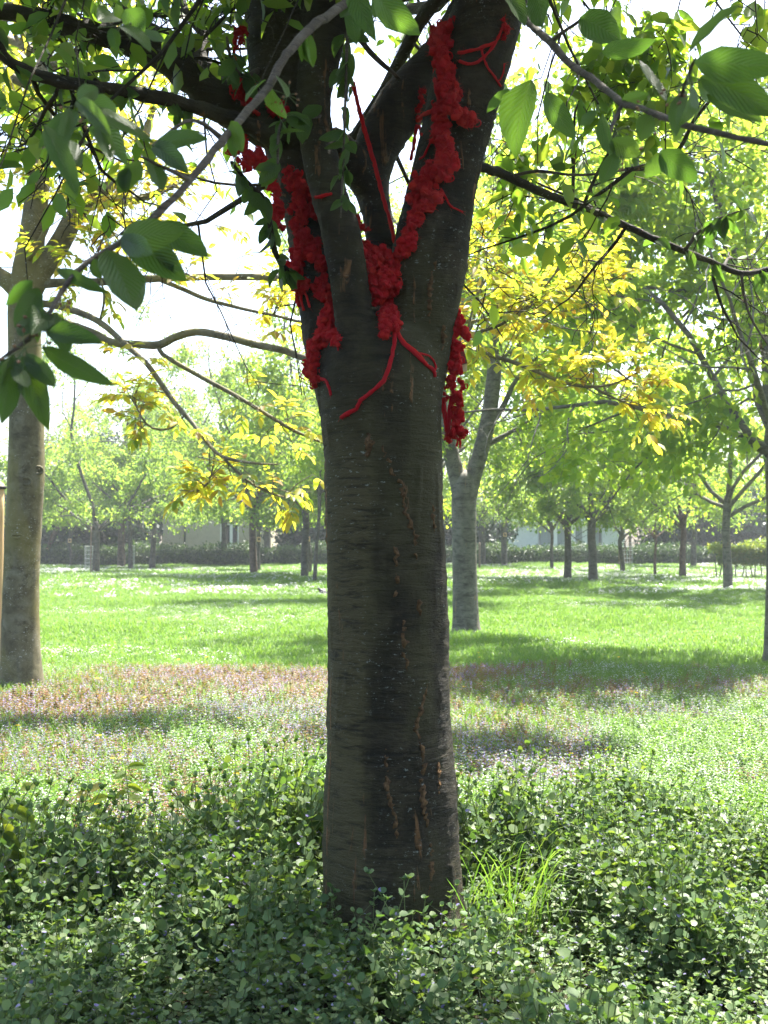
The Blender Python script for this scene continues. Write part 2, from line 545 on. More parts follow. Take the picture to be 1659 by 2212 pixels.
def build_ground():
    ys = np.concatenate([np.linspace(-12, 1, 14), np.linspace(1.2, 16, 90), np.linspace(16.5, 70, 110), np.linspace(72, 150, 30)])
    xs = np.concatenate([np.linspace(-80, -13, 30), np.linspace(-12, 12, 97), np.linspace(13, 80, 30)])
    X, Y = np.meshgrid(xs, ys)
    Z = gz(X, Y)
    v = np.stack([X, Y, Z], -1).reshape(-1, 3)
    nx, ny = len(xs), len(ys)
    i, j = np.meshgrid(np.arange(nx - 1), np.arange(ny - 1))
    a = j * nx + i
    f = np.stack([a, a + 1, a + nx + 1, a + nx], -1).reshape(-1, 4)
    o = link('ground', mesh_np('ground', v, f, [ground_material()], True))
    tag(o, 'uneven green meadow ground under the orchard trees', 'ground', kind='structure')


build_ground()


# ------------------------------------------------------------------ buildings behind the hedge
def box(verts, faces, x0, x1, y0, y1, z0, z1):
    b = len(verts)
    verts += [(x0, y0, z0), (x1, y0, z0), (x1, y1, z0), (x0, y1, z0), (x0, y0, z1), (x1, y0, z1), (x1, y1, z1), (x0, y1, z1)]
    faces += [(b, b + 3, b + 2, b + 1), (b + 4, b + 5, b + 6, b + 7), (b, b + 1, b + 5, b + 4), (b + 1, b + 2, b + 6, b + 5), (b + 2, b + 3, b + 7, b + 6), (b + 3, b, b + 4, b + 7)]


def boxes(name, lst, mat, parent, bevel=0.0):
    v, f = [], []
    for b in lst:
        box(v, f, *b)
    me = bpy.data.meshes.new(name)
    me.from_pydata(v, [], f)
    me.materials.append(mat)
    o = link(name, me, parent)
    if bevel:
        md = o.modifiers.new('bevel', 'BEVEL')
        md.width = bevel
        md.segments = 1
    return o


M['render_beige'] = plain_mat('beige_render', (0.42, 0.36, 0.28), 0.9, 0.08, 3.0, 0.2, 0.1)
M['render_white'] = plain_mat('white_render', (0.62, 0.63, 0.64), 0.85, 0.06, 3.0, 0.1, 0.1)
M['frame_white'] = plain_mat('white_frame', (0.8, 0.8, 0.8), 0.5, 0.04, 6.0, 0.05, 0.3)
M['roof_tile'] = plain_mat('roof_tiles', (0.17, 0.11, 0.085), 0.85, 0.3, 5.0, 0.4, 0.2)
M['curtain'] = plain_mat('grey_blind', (0.30, 0.33, 0.36), 0.7, 0.15, 3.0, 0.1, 0.2, stretch=(12, 1, 0.2))


def glass_mat():
    m, nt, out = newmat('window_glass')
    bs = nd(nt, 'ShaderNodeBsdfPrincipled')
    bs.inputs['Base Color'].default_value = (0.02, 0.024, 0.028, 1)
    bs.inputs['Roughness'].default_value = 0.08
    bs.inputs['Specular IOR Level'].default_value = 0.6
    nt.links.new(bs.outputs[0], out.inputs[0])
    return m


M['glass'] = glass_mat()


def build_houses():
    Y = 72.0
    # ---- beige house
    x0, x1 = P(352, 1190, Y).x, P(585, 1190, Y).x
    zt = P(400, 1052, Y).z
    root = thing('house', Vector(((x0 + x1) / 2, Y + 4, 0)), 'beige rendered house with a white framed window behind the clipped hedge', 'house')
    wx0, wx1 = P(484 - 5, 0, Y).x, P(519, 0, Y).x
    wz0, wz1 = P(0, 1180, Y).z, P(0, 1131, Y).z
    boxes('wall', [(x0, wx0, Y, Y + 8, -0.3, zt), (wx1, x1, Y, Y + 8, -0.3, zt), (wx0, wx1, Y, Y + 8, -0.3, wz0), (wx0, wx1, Y, Y + 8, wz1, zt), (wx0, wx1, Y + 0.35, Y + 8, wz0, wz1)], M['render_beige'], root)
    fr = 0.09
    mid = (wx0 + wx1) / 2 + 0.1
    win = boxes('window', [(wx0, wx1, Y + 0.08, Y + 0.2, wz0, wz0 + fr), (wx0, wx1, Y + 0.08, Y + 0.2, wz1 - fr, wz1),
                           (wx0, wx0 + fr, Y + 0.08, Y + 0.2, wz0 + fr, wz1 - fr), (wx1 - fr, wx1, Y + 0.08, Y + 0.2, wz0 + fr, wz1 - fr),
                           (mid - fr, mid + fr, Y + 0.08, Y + 0.2, wz0 + fr, wz1 - fr)], M['frame_white'], root)
    boxes('pane', [(wx0 + fr, mid - fr, Y + 0.13, Y + 0.15, wz0 + fr, wz1 - fr)], M['glass'], win)
    boxes('pane', [(mid + fr, wx1 - fr, Y + 0.13, Y + 0.15, wz0 + fr, wz1 - fr)], M['glass'], win)
    boxes('sill', [(wx0 - 0.12, wx1 + 0.12, Y - 0.12, Y - 0.003, wz0 - 0.16, wz0)], M['frame_white'], win)
    boxes('drainpipe', [(P(404, 0, Y).x - 0.05, P(404, 0, Y).x + 0.05, Y - 0.12, Y - 0.003, 0, zt)], M['bark_far'], root)
    # hipped roof
    e = 0.4
    v = [(x0 - e, Y - e, zt), (x1 + e, Y - e, zt), (x1 + e, Y + 8 + e, zt), (x0 - e, Y + 8 + e, zt), (x0 + 2.5, Y + 4, zt + 1.6), (x1 - 2.5, Y + 4, zt + 1.6)]
    f = [(0, 1, 5, 4), (1, 2, 5), (2, 3, 4, 5), (3, 0, 4), (3, 2, 1, 0)]
    me = bpy.data.meshes.new('roof')
    me.from_pydata(v, [], f)
    me.materials.append(M['roof_tile'])
    link('roof', me, root)
    # ---- white building
    Y = 76.0
    x0, x1 = P(1098, 0, Y).x, P(1345, 0, Y).x
    zt = P(0, 1062, Y).z
    root = thing('building', Vector(((x0 + x1) / 2, Y + 4, 0)), 'low white building with tall blinds and pale columns behind the hedge', 'building')
    zw0, zw1 = P(0, 1204, Y).z, P(0, 1128, Y).z
    ox0, ox1 = P(1160, 0, Y).x, P(1296, 0, Y).x
    boxes('wall', [(x0, ox0, Y, Y + 8, -0.3, zt), (ox1, x1, Y, Y + 8, -0.3, zt), (ox0, ox1, Y, Y + 8, zw1, zt), (ox0, ox1, Y + 0.9, Y + 8, -0.3, zw1)], M['render_white'], root)
    boxes('ledge', [(x0 - 0.1, x1 + 0.1, Y - 0.5, Y - 0.003, zw1 + 0.02, zw1 + 0.22)], M['frame_white'], root)
    boxes('roof', [(x0 - 0.4, x1 + 0.4, Y - 0.4, Y + 8.4, zt, zt + 0.25)], M['frame_white'], root)
    us = [1160, 1196, 1235, 1260, 1296]
    for k in range(4):
        a, b = P(us[k], 0, Y).x, P(us[k + 1], 0, Y).x
        w = boxes('window', [(a + 0.16, b - 0.16, Y + 0.42, Y + 0.5, zw0, zw0 + 0.1)], M['frame_white'], root)
        boxes('pane', [(a + 0.16, b - 0.16, Y + 0.45, Y + 0.47, zw0 + 0.1, zw1 - 0.003)], M['curtain'], w)
        if k:
            boxes('column', [(a - 0.15, a + 0.15, Y + 0.2, Y + 0.55, -0.2, zw1 - 0.003)], M['frame_white'], root)


build_houses()


# ------------------------------------------------------------------ hedges and dark shrubs
def box_foliage(rng, x0, x1, y0, y1, z0, z1, n, size, bulge=0.12):
    """leaves through the outer shell of a clipped hedge block"""
    p = np.stack([rng.uniform(x0, x1, n), rng.uniform(y0, y1, n), rng.uniform(z0, z1, n)], -1)
    sel = rng.integers(0, 5, n)
    jit = rng.normal(0, bulge, n)
    p[:, 1] = np.where(sel < 3, y0 + jit, p[:, 1])
    p[:, 2] = np.where(sel >= 3, z1 + jit + 0.10 * np.sin(p[:, 0] * 1.3) + 0.07 * np.sin(p[:, 0] * 3.1), p[:, 2])
    ax = rng.normal(0, 1, (n, 3)) + np.array([0, -0.4, 0.2])
    nr = rng.normal(0, 0.7, (n, 3)) + np.array([0, -0.7, 0.5])
    L = size * rng.uniform(0.7, 1.4, n)
    return p, ax, nr, L, L * 0.7


def build_hedges():
    rng = np.random.default_rng(3)
    Y = 63.0
    x0, x1 = P(-60, 0, Y).x, P(1720, 0, Y).x
    z1 = P(0, 1184, Y).z
    root = thing('clipped_hedge', Vector((0, Y + 0.6, 0)), 'long dark green clipped hedge running along the far edge of the meadow', 'hedge')
    p, ax, nr, L, Wd = box_foliage(rng, x0, x1, Y, Y + 1.4, -0.1, z1, 42000, 0.10)
    tag(link('foliage', leaf_cloud('hedge_foliage', p, ax, nr, L, Wd, [M['leaf_hedge']]), root), kind='stuff')
    boxes('light_block_core', [(x0, x1, Y + 0.2, Y + 1.2, -0.2, z1 - 0.12)], M['leaf_dark'], root)  # solid box added inside the foliage to block light, no real branches
    # sunlit beech hedge block, right
    c = G(1592, 1250)
    Y = c.y
    x0, x1 = P(1543, 0, Y).x, P(1664, 0, Y).x
    zb, zt = P(0, 1222, Y).z, P(0, 1182, Y).z
    root = thing('beech_hedge', Vector(((x0 + x1) / 2, Y + 0.7, 0)), 'short sunlit yellow green hedge block with bare stems below', 'hedge')
    p, ax, nr, L, Wd = box_foliage(rng, x0, x1, Y, Y + 1.5, zb, zt, 7000, 0.10, 0.09)
    keep = rng.random(len(p)) < np.clip((p[:, 2] - zb) / 0.35 + 0.35, 0, 1)
    tag(link('foliage', leaf_cloud('beech_foliage', p[keep], ax[keep], nr[keep], L[keep], Wd[keep], [M['leaf_hedge2']]), root), kind='stuff')
    for k in range(9):
        tb = TB()
        x = x0 + 0.15 + (x1 - x0 - 0.3) * k / 8 + rng.normal(0, 0.06)
        y = Y + 0.4 + rng.uniform(0, 0.7)
        s = spline([(x, y, -0.05), (x + rng.normal(0, .05), y, 0.5), (x + rng.normal(0, .15), y, zt - 0.15)], 0.2)
        tb.add(s, np.linspace(0.03, 0.012, len(s)), 6)
        link('stem', tb.mesh('beech_stem', [M['bark_far']]), root)


build_hedges()


# ------------------------------------------------------------------ generic tree growth
def curve_pts(rng, start, d, length, n, curl=0.25, up=0.0):
    pts = [np.array(start, float)]
    d = np.array(d, float)
    d /= np.linalg.norm(d)
    for i in range(n):
        d = d + rng.normal(0, curl / n ** 0.5, 3) + np.array([0, 0, up / n])
        d /= np.linalg.norm(d)
        pts.append(pts[-1] + d * length / n)
    return np.array(pts)


def crown(rng, tb, starts, spread, rad, nb=(6, 5), droop=0.15, len_ratio=0.55):
    """branches of branches; returns leaf anchor points with their outward direction"""
    anchors, dirs = [], []
    for (pt, d, Ln, r0, t0) in starts:
        pts = curve_pts(rng, pt, d, Ln, 9, 0.45, 0.35)
        tb.add(pts, np.linspace(r0, r0 * 0.22, len(pts)), 7)
        for k in range(nb[0]):
            f = t0 + (0.98 - t0) * (k + rng.random() * 0.7) / nb[0]
            i = min(int(f * 9), 8)
            b = pts[i] + (pts[i + 1] - pts[i]) * (f * 9 - i)
            tan = norm(pts[i + 1] - pts[i])
            o = rng.normal(0, 1, 3)
            o -= tan * o.dot(tan)
            d2 = norm(tan * 0.55 + norm(o) * 0.9 + np.array([0, 0, -droop * 0.3]))
            L2 = Ln * len_ratio * rng.uniform(0.6, 1.1) * (1.15 - 0.5 * f)
            p2 = curve_pts(rng, b, d2, L2, 6, 0.5, -droop)
            r2 = r0 * (1 - 0.75 * f) * 0.5
            tb.add(p2, np.linspace(r2, r2 * 0.25, len(p2)), 5, cap=False)
            for m in range(nb[1]):
                f3 = 0.2 + 0.8 * (m + rng.random()) / nb[1]
                j = min(int(f3 * 6), 5)
                b3 = p2[j] + (p2[j + 1] - p2[j]) * (f3 * 6 - j)
                t3 = norm(p2[j + 1] - p2[j])
                d3 = norm(t3 * 0.6 + rng.normal(0, 0.6, 3))
                p3 = curve_pts(rng, b3, d3, L2 * 0.4 * rng.uniform(0.6, 1.2), 3, 0.4, -droop)
                tb.add(p3, np.linspace(max(0.003, r2 * 0.3), 0.002, len(p3)), 3, cap=False)
                tt = rng.uniform(0.1, 1, 10)
                for t in tt:
                    jj = min(int(t * 3), 2)
                    anchors.append(p3[jj] + (p3[jj + 1] - p3[jj]) * (t * 3 - jj))
                    dirs.append(d3)
    return np.array(anchors), np.array(dirs)


def leaves_from(rng, anchors, dirs, n, L, wr=0.5, jit=0.1, droop=0.5):
    i = rng.integers(0, len(anchors), n)
    p = anchors[i] + rng.normal(0, jit, (n, 3))
    ax = dirs[i] * 0.5 + rng.normal(0, 0.7, (n, 3)) + np.array([0, 0, -droop])
    nr = rng.normal(0, 0.55, (n, 3)) + np.array([0, 0, 0.9])
    Ls = L * rng.uniform(0.6, 1.25, n)
    return p, ax, nr, Ls, Ls * wr * rng.uniform(0.85, 1.15, n)


def orchard_tree(seed, u, v, hw, label, fork_v=None, top=8.0, spread=3.0, nleaf=7000, leafL=0.11, bark='bark_far', leafm='leaf_far',
                 lean=0.0, limbs=4, jit=0.16, lr=1.0, tagv=None, tagu=0, cat='tree', group='orchard trees across the meadow', stagger=0.35, keep=None, nb=(7, 6)):
    rng = np.random.default_rng(seed)
    g = G(u, v)
    Y = g.y
    r = hw * Y / F
    fz = P(u, fork_v if fork_v else 1120, Y).z
    root = thing('orchard_tree', g, label, cat, group)
    tb = TB()
    tp = spline([(g.x, Y, g.z - 0.15, r * 1.35), (g.x, Y, g.z + 0.12, r * 1.12), (g.x + lean * 0.35 + rng.normal(0, .02), Y, g.z + fz * 0.4, r * 0.95),
                 (g.x + lean * 0.7 + rng.normal(0, .04), Y, fz * 0.75, r * 0.9), (g.x + lean, Y, fz, r * 0.95), (g.x + lean * 1.1, Y, fz + 0.25, r * 0.7)], 0.12)
    tb.add(tp[:, :3], tp[:, 3], 14, wob=0.015, rng=rng)
    st = []
    a0 = rng.uniform(0, 6.28)
    for k in range(limbs):
        a = a0 + k * 2 * math.pi / limbs + rng.normal(0, 0.3)
        el = rng.uniform(0.5, 1.1)
        d = (math.cos(a) * math.cos(el), math.sin(a) * math.cos(el), math.sin(el))
        Ln = min(spread / max(0.35, math.cos(el)), (top - fz) / max(0.4, math.sin(el))) * rng.uniform(0.8, 1.05)
        st.append((np.array([g.x + lean, Y, fz - rng.uniform(0, stagger)]), d, Ln, r * lr * rng.uniform(0.5, 0.68), 0.22))
    st.append((np.array([g.x + lean, Y, fz]), (rng.normal(0, .15), rng.normal(0, .15), 1), (top - fz) * 0.9, r * 0.6, 0.25))
    an, di = crown(rng, tb, st, spread, r, nb, 0.25)
    link('trunk', tb.mesh('orchard_trunk', [M[bark]]), root)
    p, ax, nr, L, Wd = leaves_from(rng, an, di, int(nleaf * 1.7), leafL * 1.15, 0.6, jit)
    if g.y > 28:
        m = proj(p)[1] < 1126 + rng.normal(0, 14, len(p))
        p, ax, nr, L, Wd = p[m], ax[m], nr[m], L[m], Wd[m]
    if keep is not None:
        m = keep(p)
        p, ax, nr, L, Wd = p[m], ax[m], nr[m], L[m], Wd[m]
    if tagv:
        c = P(u + tagu, tagv, Y)
        c.x += lean * max(0.0, c.z / fz)
        boxes('tag', [(c.x - .09, c.x + .09, Y - r - .05, Y - r - .02, c.z - .11, c.z + .11)], M['tag_plate'], root)
        boxes('tag_hole', [(c.x - .045, c.x + .045, Y - r - .056, Y - r - .0505, c.z - .05, c.z + .06)], M['bark_far'], root)
    tag(link('crown', leaf_cloud('orchard_crown', p, ax, nr, L, Wd, [M[leafm]]), root), kind='stuff')
    return root


def dark_tree(seed, x, y, h, rad, label, n=5000, leafm='leaf_dark', zlow=0.2):
    rng = np.random.default_rng(seed)
    root = thing('background_tree', Vector((x, y, 0)), label, 'tree', 'dense trees behind the hedge')
    tb = TB()
    s = spline([(x, y, -0.2), (x + .1, y, h * 0.35), (x, y, h * 0.8)], 0.5)
    tb.add(s, np.linspace(0.22, 0.05, len(s)), 8)
    # clumped volume
    nc = 46
    c = rng.normal(0, 1, (nc, 3))
    c = norm(c) * (rng.random((nc, 1)) ** 0.4)
    c = c * np.array([rad, rad, (h - zlow) / 2]) + np.array([x, y, (h + zlow) / 2])
    for q in c[::3]:
        b = np.array([x, y, max(0.4, q[2] * 0.55)])
        tb.add(np.array([b, (b + q) / 2 + [0, 0, .2], q]), np.array([0.06, 0.04, 0.015]), 4, cap=False)
    link('trunk', tb.mesh('background_trunk', [M['bark_far']]), root)
    i = rng.integers(0, nc, n)
    p = c[i] + norm(rng.normal(0, 1, (n, 3))) * (rng.random((n, 1)) ** 0.5) * rad * 0.34
    p[:, 2] = np.maximum(p[:, 2], 0.05)
    ax = rng.normal(0, 1, (n, 3)) + [0, 0, -0.3]
    nr = rng.normal(0, .6, (n, 3)) + [0, -.3, .8]
    L = 0.34 * rng.uniform(0.6, 1.3, n)
    tag(link('crown', leaf_cloud('background_crown', p, ax, nr, L, L * 0.6, [M[leafm]]), root), kind='stuff')


M['tag_plate'] = plain_mat('tag_plate', (0.55, 0.36, 0.2), 0.6, 0.1, 10, 0.05)


def build_background():
    # tall wood and shrubs behind the hedge, left to right (all things of their own)
    rows = [
        (40, 68, 5.2, 3.6, 'dark shrubby tree behind the hedge by the leaning trunk'),
        (150, 67, 4.2, 3.2, 'low dark evergreen behind the hedge near the tagged thin stem'),
        (245, 69, 5.0, 3.2, 'dark evergreen behind the hedge beside the ivy covered house corner'),
        (340, 82, 12.5, 4.2, 'tall blue green tree rising behind the beige house'),
        (660, 69, 4.6, 2.6, 'dark bush behind the hedge right of the beige house'),
        (760, 70, 5.2, 3.4, 'dark evergreen behind the hedge between the house and the white building'),
        (905, 70, 5.0, 3.2, 'dark round bush behind the hedge past the twin trunked tree'),
        (1005, 70, 4.6, 2.6, 'dark bush behind the hedge against the white building end'),
        (1445, 70, 5.0, 2.8, 'dark evergreen behind the hedge at the far end of the white building'),
        (1510, 71, 5.6, 3.4, 'dark evergreen behind the hedge beyond the beech block'),
        (1640, 71, 5.6, 3.8, 'broad dark evergreen behind the beech hedge block'),
        (200, 92, 11, 4.6, 'tall hazy tree far behind the low evergreens'),
        (480, 95, 9.5, 4.8, 'hazy tree crown far behind the beige house roof'),
    ]
    for k, (u, y, h, r, lab) in enumerate(rows):
        dark_tree(100 + k, P(u, 0, y).x, y, h, r, lab, 9000, 'leaf_dark' if h < 7 else 'leaf_dark')
    T = orchard_tree
    T(1, 207, 1242, 7.5, 'grey trunked tree tied to a thin stake beside a mesh guard', 1140, 12.5, 4.2, nleaf=12000, leafL=0.13)
    T(2, 88, 1222, 5.5, 'leaning dark trunked tree carrying an orange tag near the hedge', 1135, 10.0, 3.6, lean=1.0, nleaf=8000, bark='bark_red', tagv=1188)
    T(3, 152, 1224, 3.0, 'thin young tree with a small tag in front of the hedge', 1150, 4.2, 1.8, nleaf=2600, limbs=3, tagv=1168)
    T(4, 262, 1224, 8, 'thick reddish trunk next to a mesh guard by the hedge', 1125, 11.0, 4.0, nleaf=10000, leafL=0.13, bark='bark_red')
    T(5, 282, 1230, 5, 'slim straight trunk forking high beside the thick reddish trunk', 1105, 12.0, 3.8, nleaf=10000, leafL=0.13)
    T(6, 329, 1228, 6.5, 'low forking tree with a long side limb before the house corner', 1128, 11.5, 4.4, nleaf=13000, leafL=0.13)
    T(7, 484, 1222, 7, 'trunk standing right in front of the white house window', 1118, 11.0, 3.6, nleaf=10000, leafL=0.13)
    T(8, 548, 1246, 8, 'rough brown trunk beside the tagged slimmer trunk before the house', 1105, 13.0, 4.0, nleaf=12000, leafL=0.13, bark='bark_red')
    T(9, 558, 1236, 4.5, 'slimmer tagged trunk tucked against the rough brown trunk', 1125, 6.5, 2.4, nleaf=4500, tagv=1165, tagu=2)
    T(10, 578, 1222, 7, 'ivy fringed trunk at the right corner of the beige house', 1110, 9, 3.2)
    T(11, 658, 1254, 8, 'forked trunk close to a thin bent stem', 1095, 13.5, 4.0, nleaf=14000, leafL=0.13)
    T(12, 680, 1263, 4.2, 'thin bent stem close to the forked trunk', 1060, 7.0, 2.4, lean=0.15, nleaf=4500)
    T(13, 668, 1238, 5, 'tagged grey trunk half hidden behind the forked trunk', 1120, 6.0, 2.6, nleaf=4500, tagv=1164, tagu=-2)
    T(14, 1042, 1224, 7, 'grey trunk by a short stake left of the tagged trunk', 1120, 9.5, 3.4)
    T(15, 1090, 1225, 6.5, 'tagged trunk with leafy shoots growing up its side', 1120, 9, 3.2, tagv=1155)
    T(16, 1192, 1231, 3.6, 'slender trunk with fanned thin limbs before the white building', 1140, 5.5, 2.4, nleaf=4200, limbs=5)
    T(17, 1226, 1252, 8, 'stout trunk with one strong limb rising to the right', 1122, 12, 3.6, nleaf=12000, leafL=0.14)
    T(18, 1281, 1265, 9.5, 'dark trunk splitting into two strong upright limbs', 1112, 12, 3.8, nleaf=15000, leafL=0.13)
    T(19, 1415, 1241, 3.2, 'thin brown stem standing alone before the hedge', 1150, 4.8, 2.0, nleaf=3600, bark='bark_red')
    T(20, 1475, 1251, 7, 'brown trunk with rough bark between the thin stem and pale trunk', 1125, 12.5, 3.8, nleaf=14000, leafL=0.14, bark='bark_red')
    T(21, 1498, 1230, 6, 'pale trunk just behind the rough brown trunk', 1120, 9, 3.2)
    T(22, 1573, 1286, 9.5, 'straight grey trunk in front of the short beech hedge', 1090, 13.5, 3.8, nleaf=20000, leafL=0.13, lr=0.8, leafm='leaf_right', bark='bark_mid', limbs=5, nb=(9, 6))
    # right edge tree and taller ones that fill the right side
    T(23, 1684, 1430, 30, 'thick trunk whose leafy crown spreads over the right meadow', 950, 8.6, 3.9, nleaf=26000, leafL=0.12, leafm='leaf_right', bark='bark_mid', limbs=7, nb=(10, 7), jit=0.14, lr=0.5, keep=lambda p: ((p[:, 1] > 12.9) | (p[:, 0] > 6)) & ~((proj(p)[0] < 1180) & (proj(p)[1] > 640)) & ~(proj(p)[1] > 1040 + .1 * (proj(p)[0] - 1250)) & ~((proj(p)[1] > 640) & (np.sin(p[:, 0] * 977 + p[:, 2] * 611) > .1)))
    T(25, 905, 1285, 7, 'tall leafy tree hidden low behind the yarn dressed trunk', 1040, 13.0, 4.2, nleaf=19000, leafL=0.12, leafm='leaf_right', bark='bark_mid', limbs=5, nb=(8, 6))
    T(26, 1345, 1236, 5, 'young tree held between two wooden stakes and guards', 1150, 5.2, 2.0, nleaf=3600, limbs=3)
    T(27, 760, 1250, 8, 'broad hazy tree hidden low behind the yarn dressed trunk', 1080, 14.0, 5.0, nleaf=20000, limbs=6, leafL=0.13)


build_background()


# ------------------------------------------------------------------ twin stemmed cherry in the middle distance
def build_mid_tree():
    rng = np.random.default_rng(41)
    Y = 19.2
    g = G(1007, 1366)
    root = thing('cherry_tree', g, 'grey barked tree forking into two tall stems beside the yarn dressed trunk', 'tree')
    tb = TB()

    def add(rows, sides=18, step=0.12):
        p, r = uvpath(rows, step)
        tb.add(p, r, sides, wob=0.012, rng=rng)
        return p
    add([(1007, 1395, 40, Y), (1007, 1366, 34, Y), (1006, 1335, 29, Y), (1004, 1250, 26.5, Y), (1003, 1150, 26, Y), (1002, 1080, 27, Y), (1004, 1045, 27, Y), (1004, 1025, 20, Y)], 24)
    a = add([(995, 1075, 18, Y), (988, 1035, 18, Y), (974, 980, 17, Y), (962, 920, 16, Y), (950, 850, 14, Y), (938, 720, 12, Y + .2), (930, 560, 9, Y + .4), (925, 420, 6, Y + .5)])
    b = add([(1010, 1080, 19, Y), (1021, 1035, 18, Y), (1040, 970, 17, Y), (1056, 900, 17, Y), (1066, 820, 16, Y), (1071, 750, 14, Y), (1077, 640, 12, Y), (1082, 500, 10, Y), (1088, 340, 7, Y), (1090, 200, 4, Y)])
    c = add([(1050, 962, 7, Y), (1078, 947, 6, Y), (1106, 932, 4, Y), (1150, 905, 2.5, Y)], 8)
    d = add([(1070, 905, 7, Y), (1092, 868, 6, Y), (1108, 832, 5, Y), (1135, 795, 4, Y), (1175, 760, 2.5, Y)], 8)
    e = add([(968, 950, 6, Y), (940, 930, 5, Y), (900, 900, 3, Y)], 8)
    st = []
    for path, lo in ((a, 0.45), (b, 0.35)):
        for k in range(9):
            f = lo + (1 - lo) * k / 9
            i = int(f * (len(path) - 2))
            an_ = rng.uniform(0, 6.28)
            dd = np.array([math.cos(an_), math.sin(an_), rng.uniform(-0.05, 0.8)])
            st.append((path[i], dd, rng.uniform(1.7, 3.2) * (1.2 - 0.4 * f), 0.05, 0.1))
    for path in (c, d, e):
        st.append((path[-1], path[-1] - path[-2], 1.2, 0.02, 0.05))
        st.append((path[len(path) // 2], np.array([0.6, -0.5, -0.1]), 1.0, 0.02, 0.05))
    an, di = crown(rng, tb, st, 3, 0.2, (6, 5), 0.3)
    link('trunk', tb.mesh('twin_trunk', [M['bark_mid']]), root)
    n = 15000
    p, ax, nr, L, Wd = leaves_from(rng, an, di, n, 0.11, 0.55, 0.11)
    u, v = proj(p)
    m = ~((np.abs(u - 1040) < 75) & (v > 780) & (p[:, 1] < Y + 0.3))
    m &= v < 1150 + rng.normal(0, 30, n)
    tag(link('crown', leaf_cloud('twin_crown', p[m], ax[m], nr[m], L[m], Wd[m], [M['leaf_right']]), root), kind='stuff')


build_mid_tree()


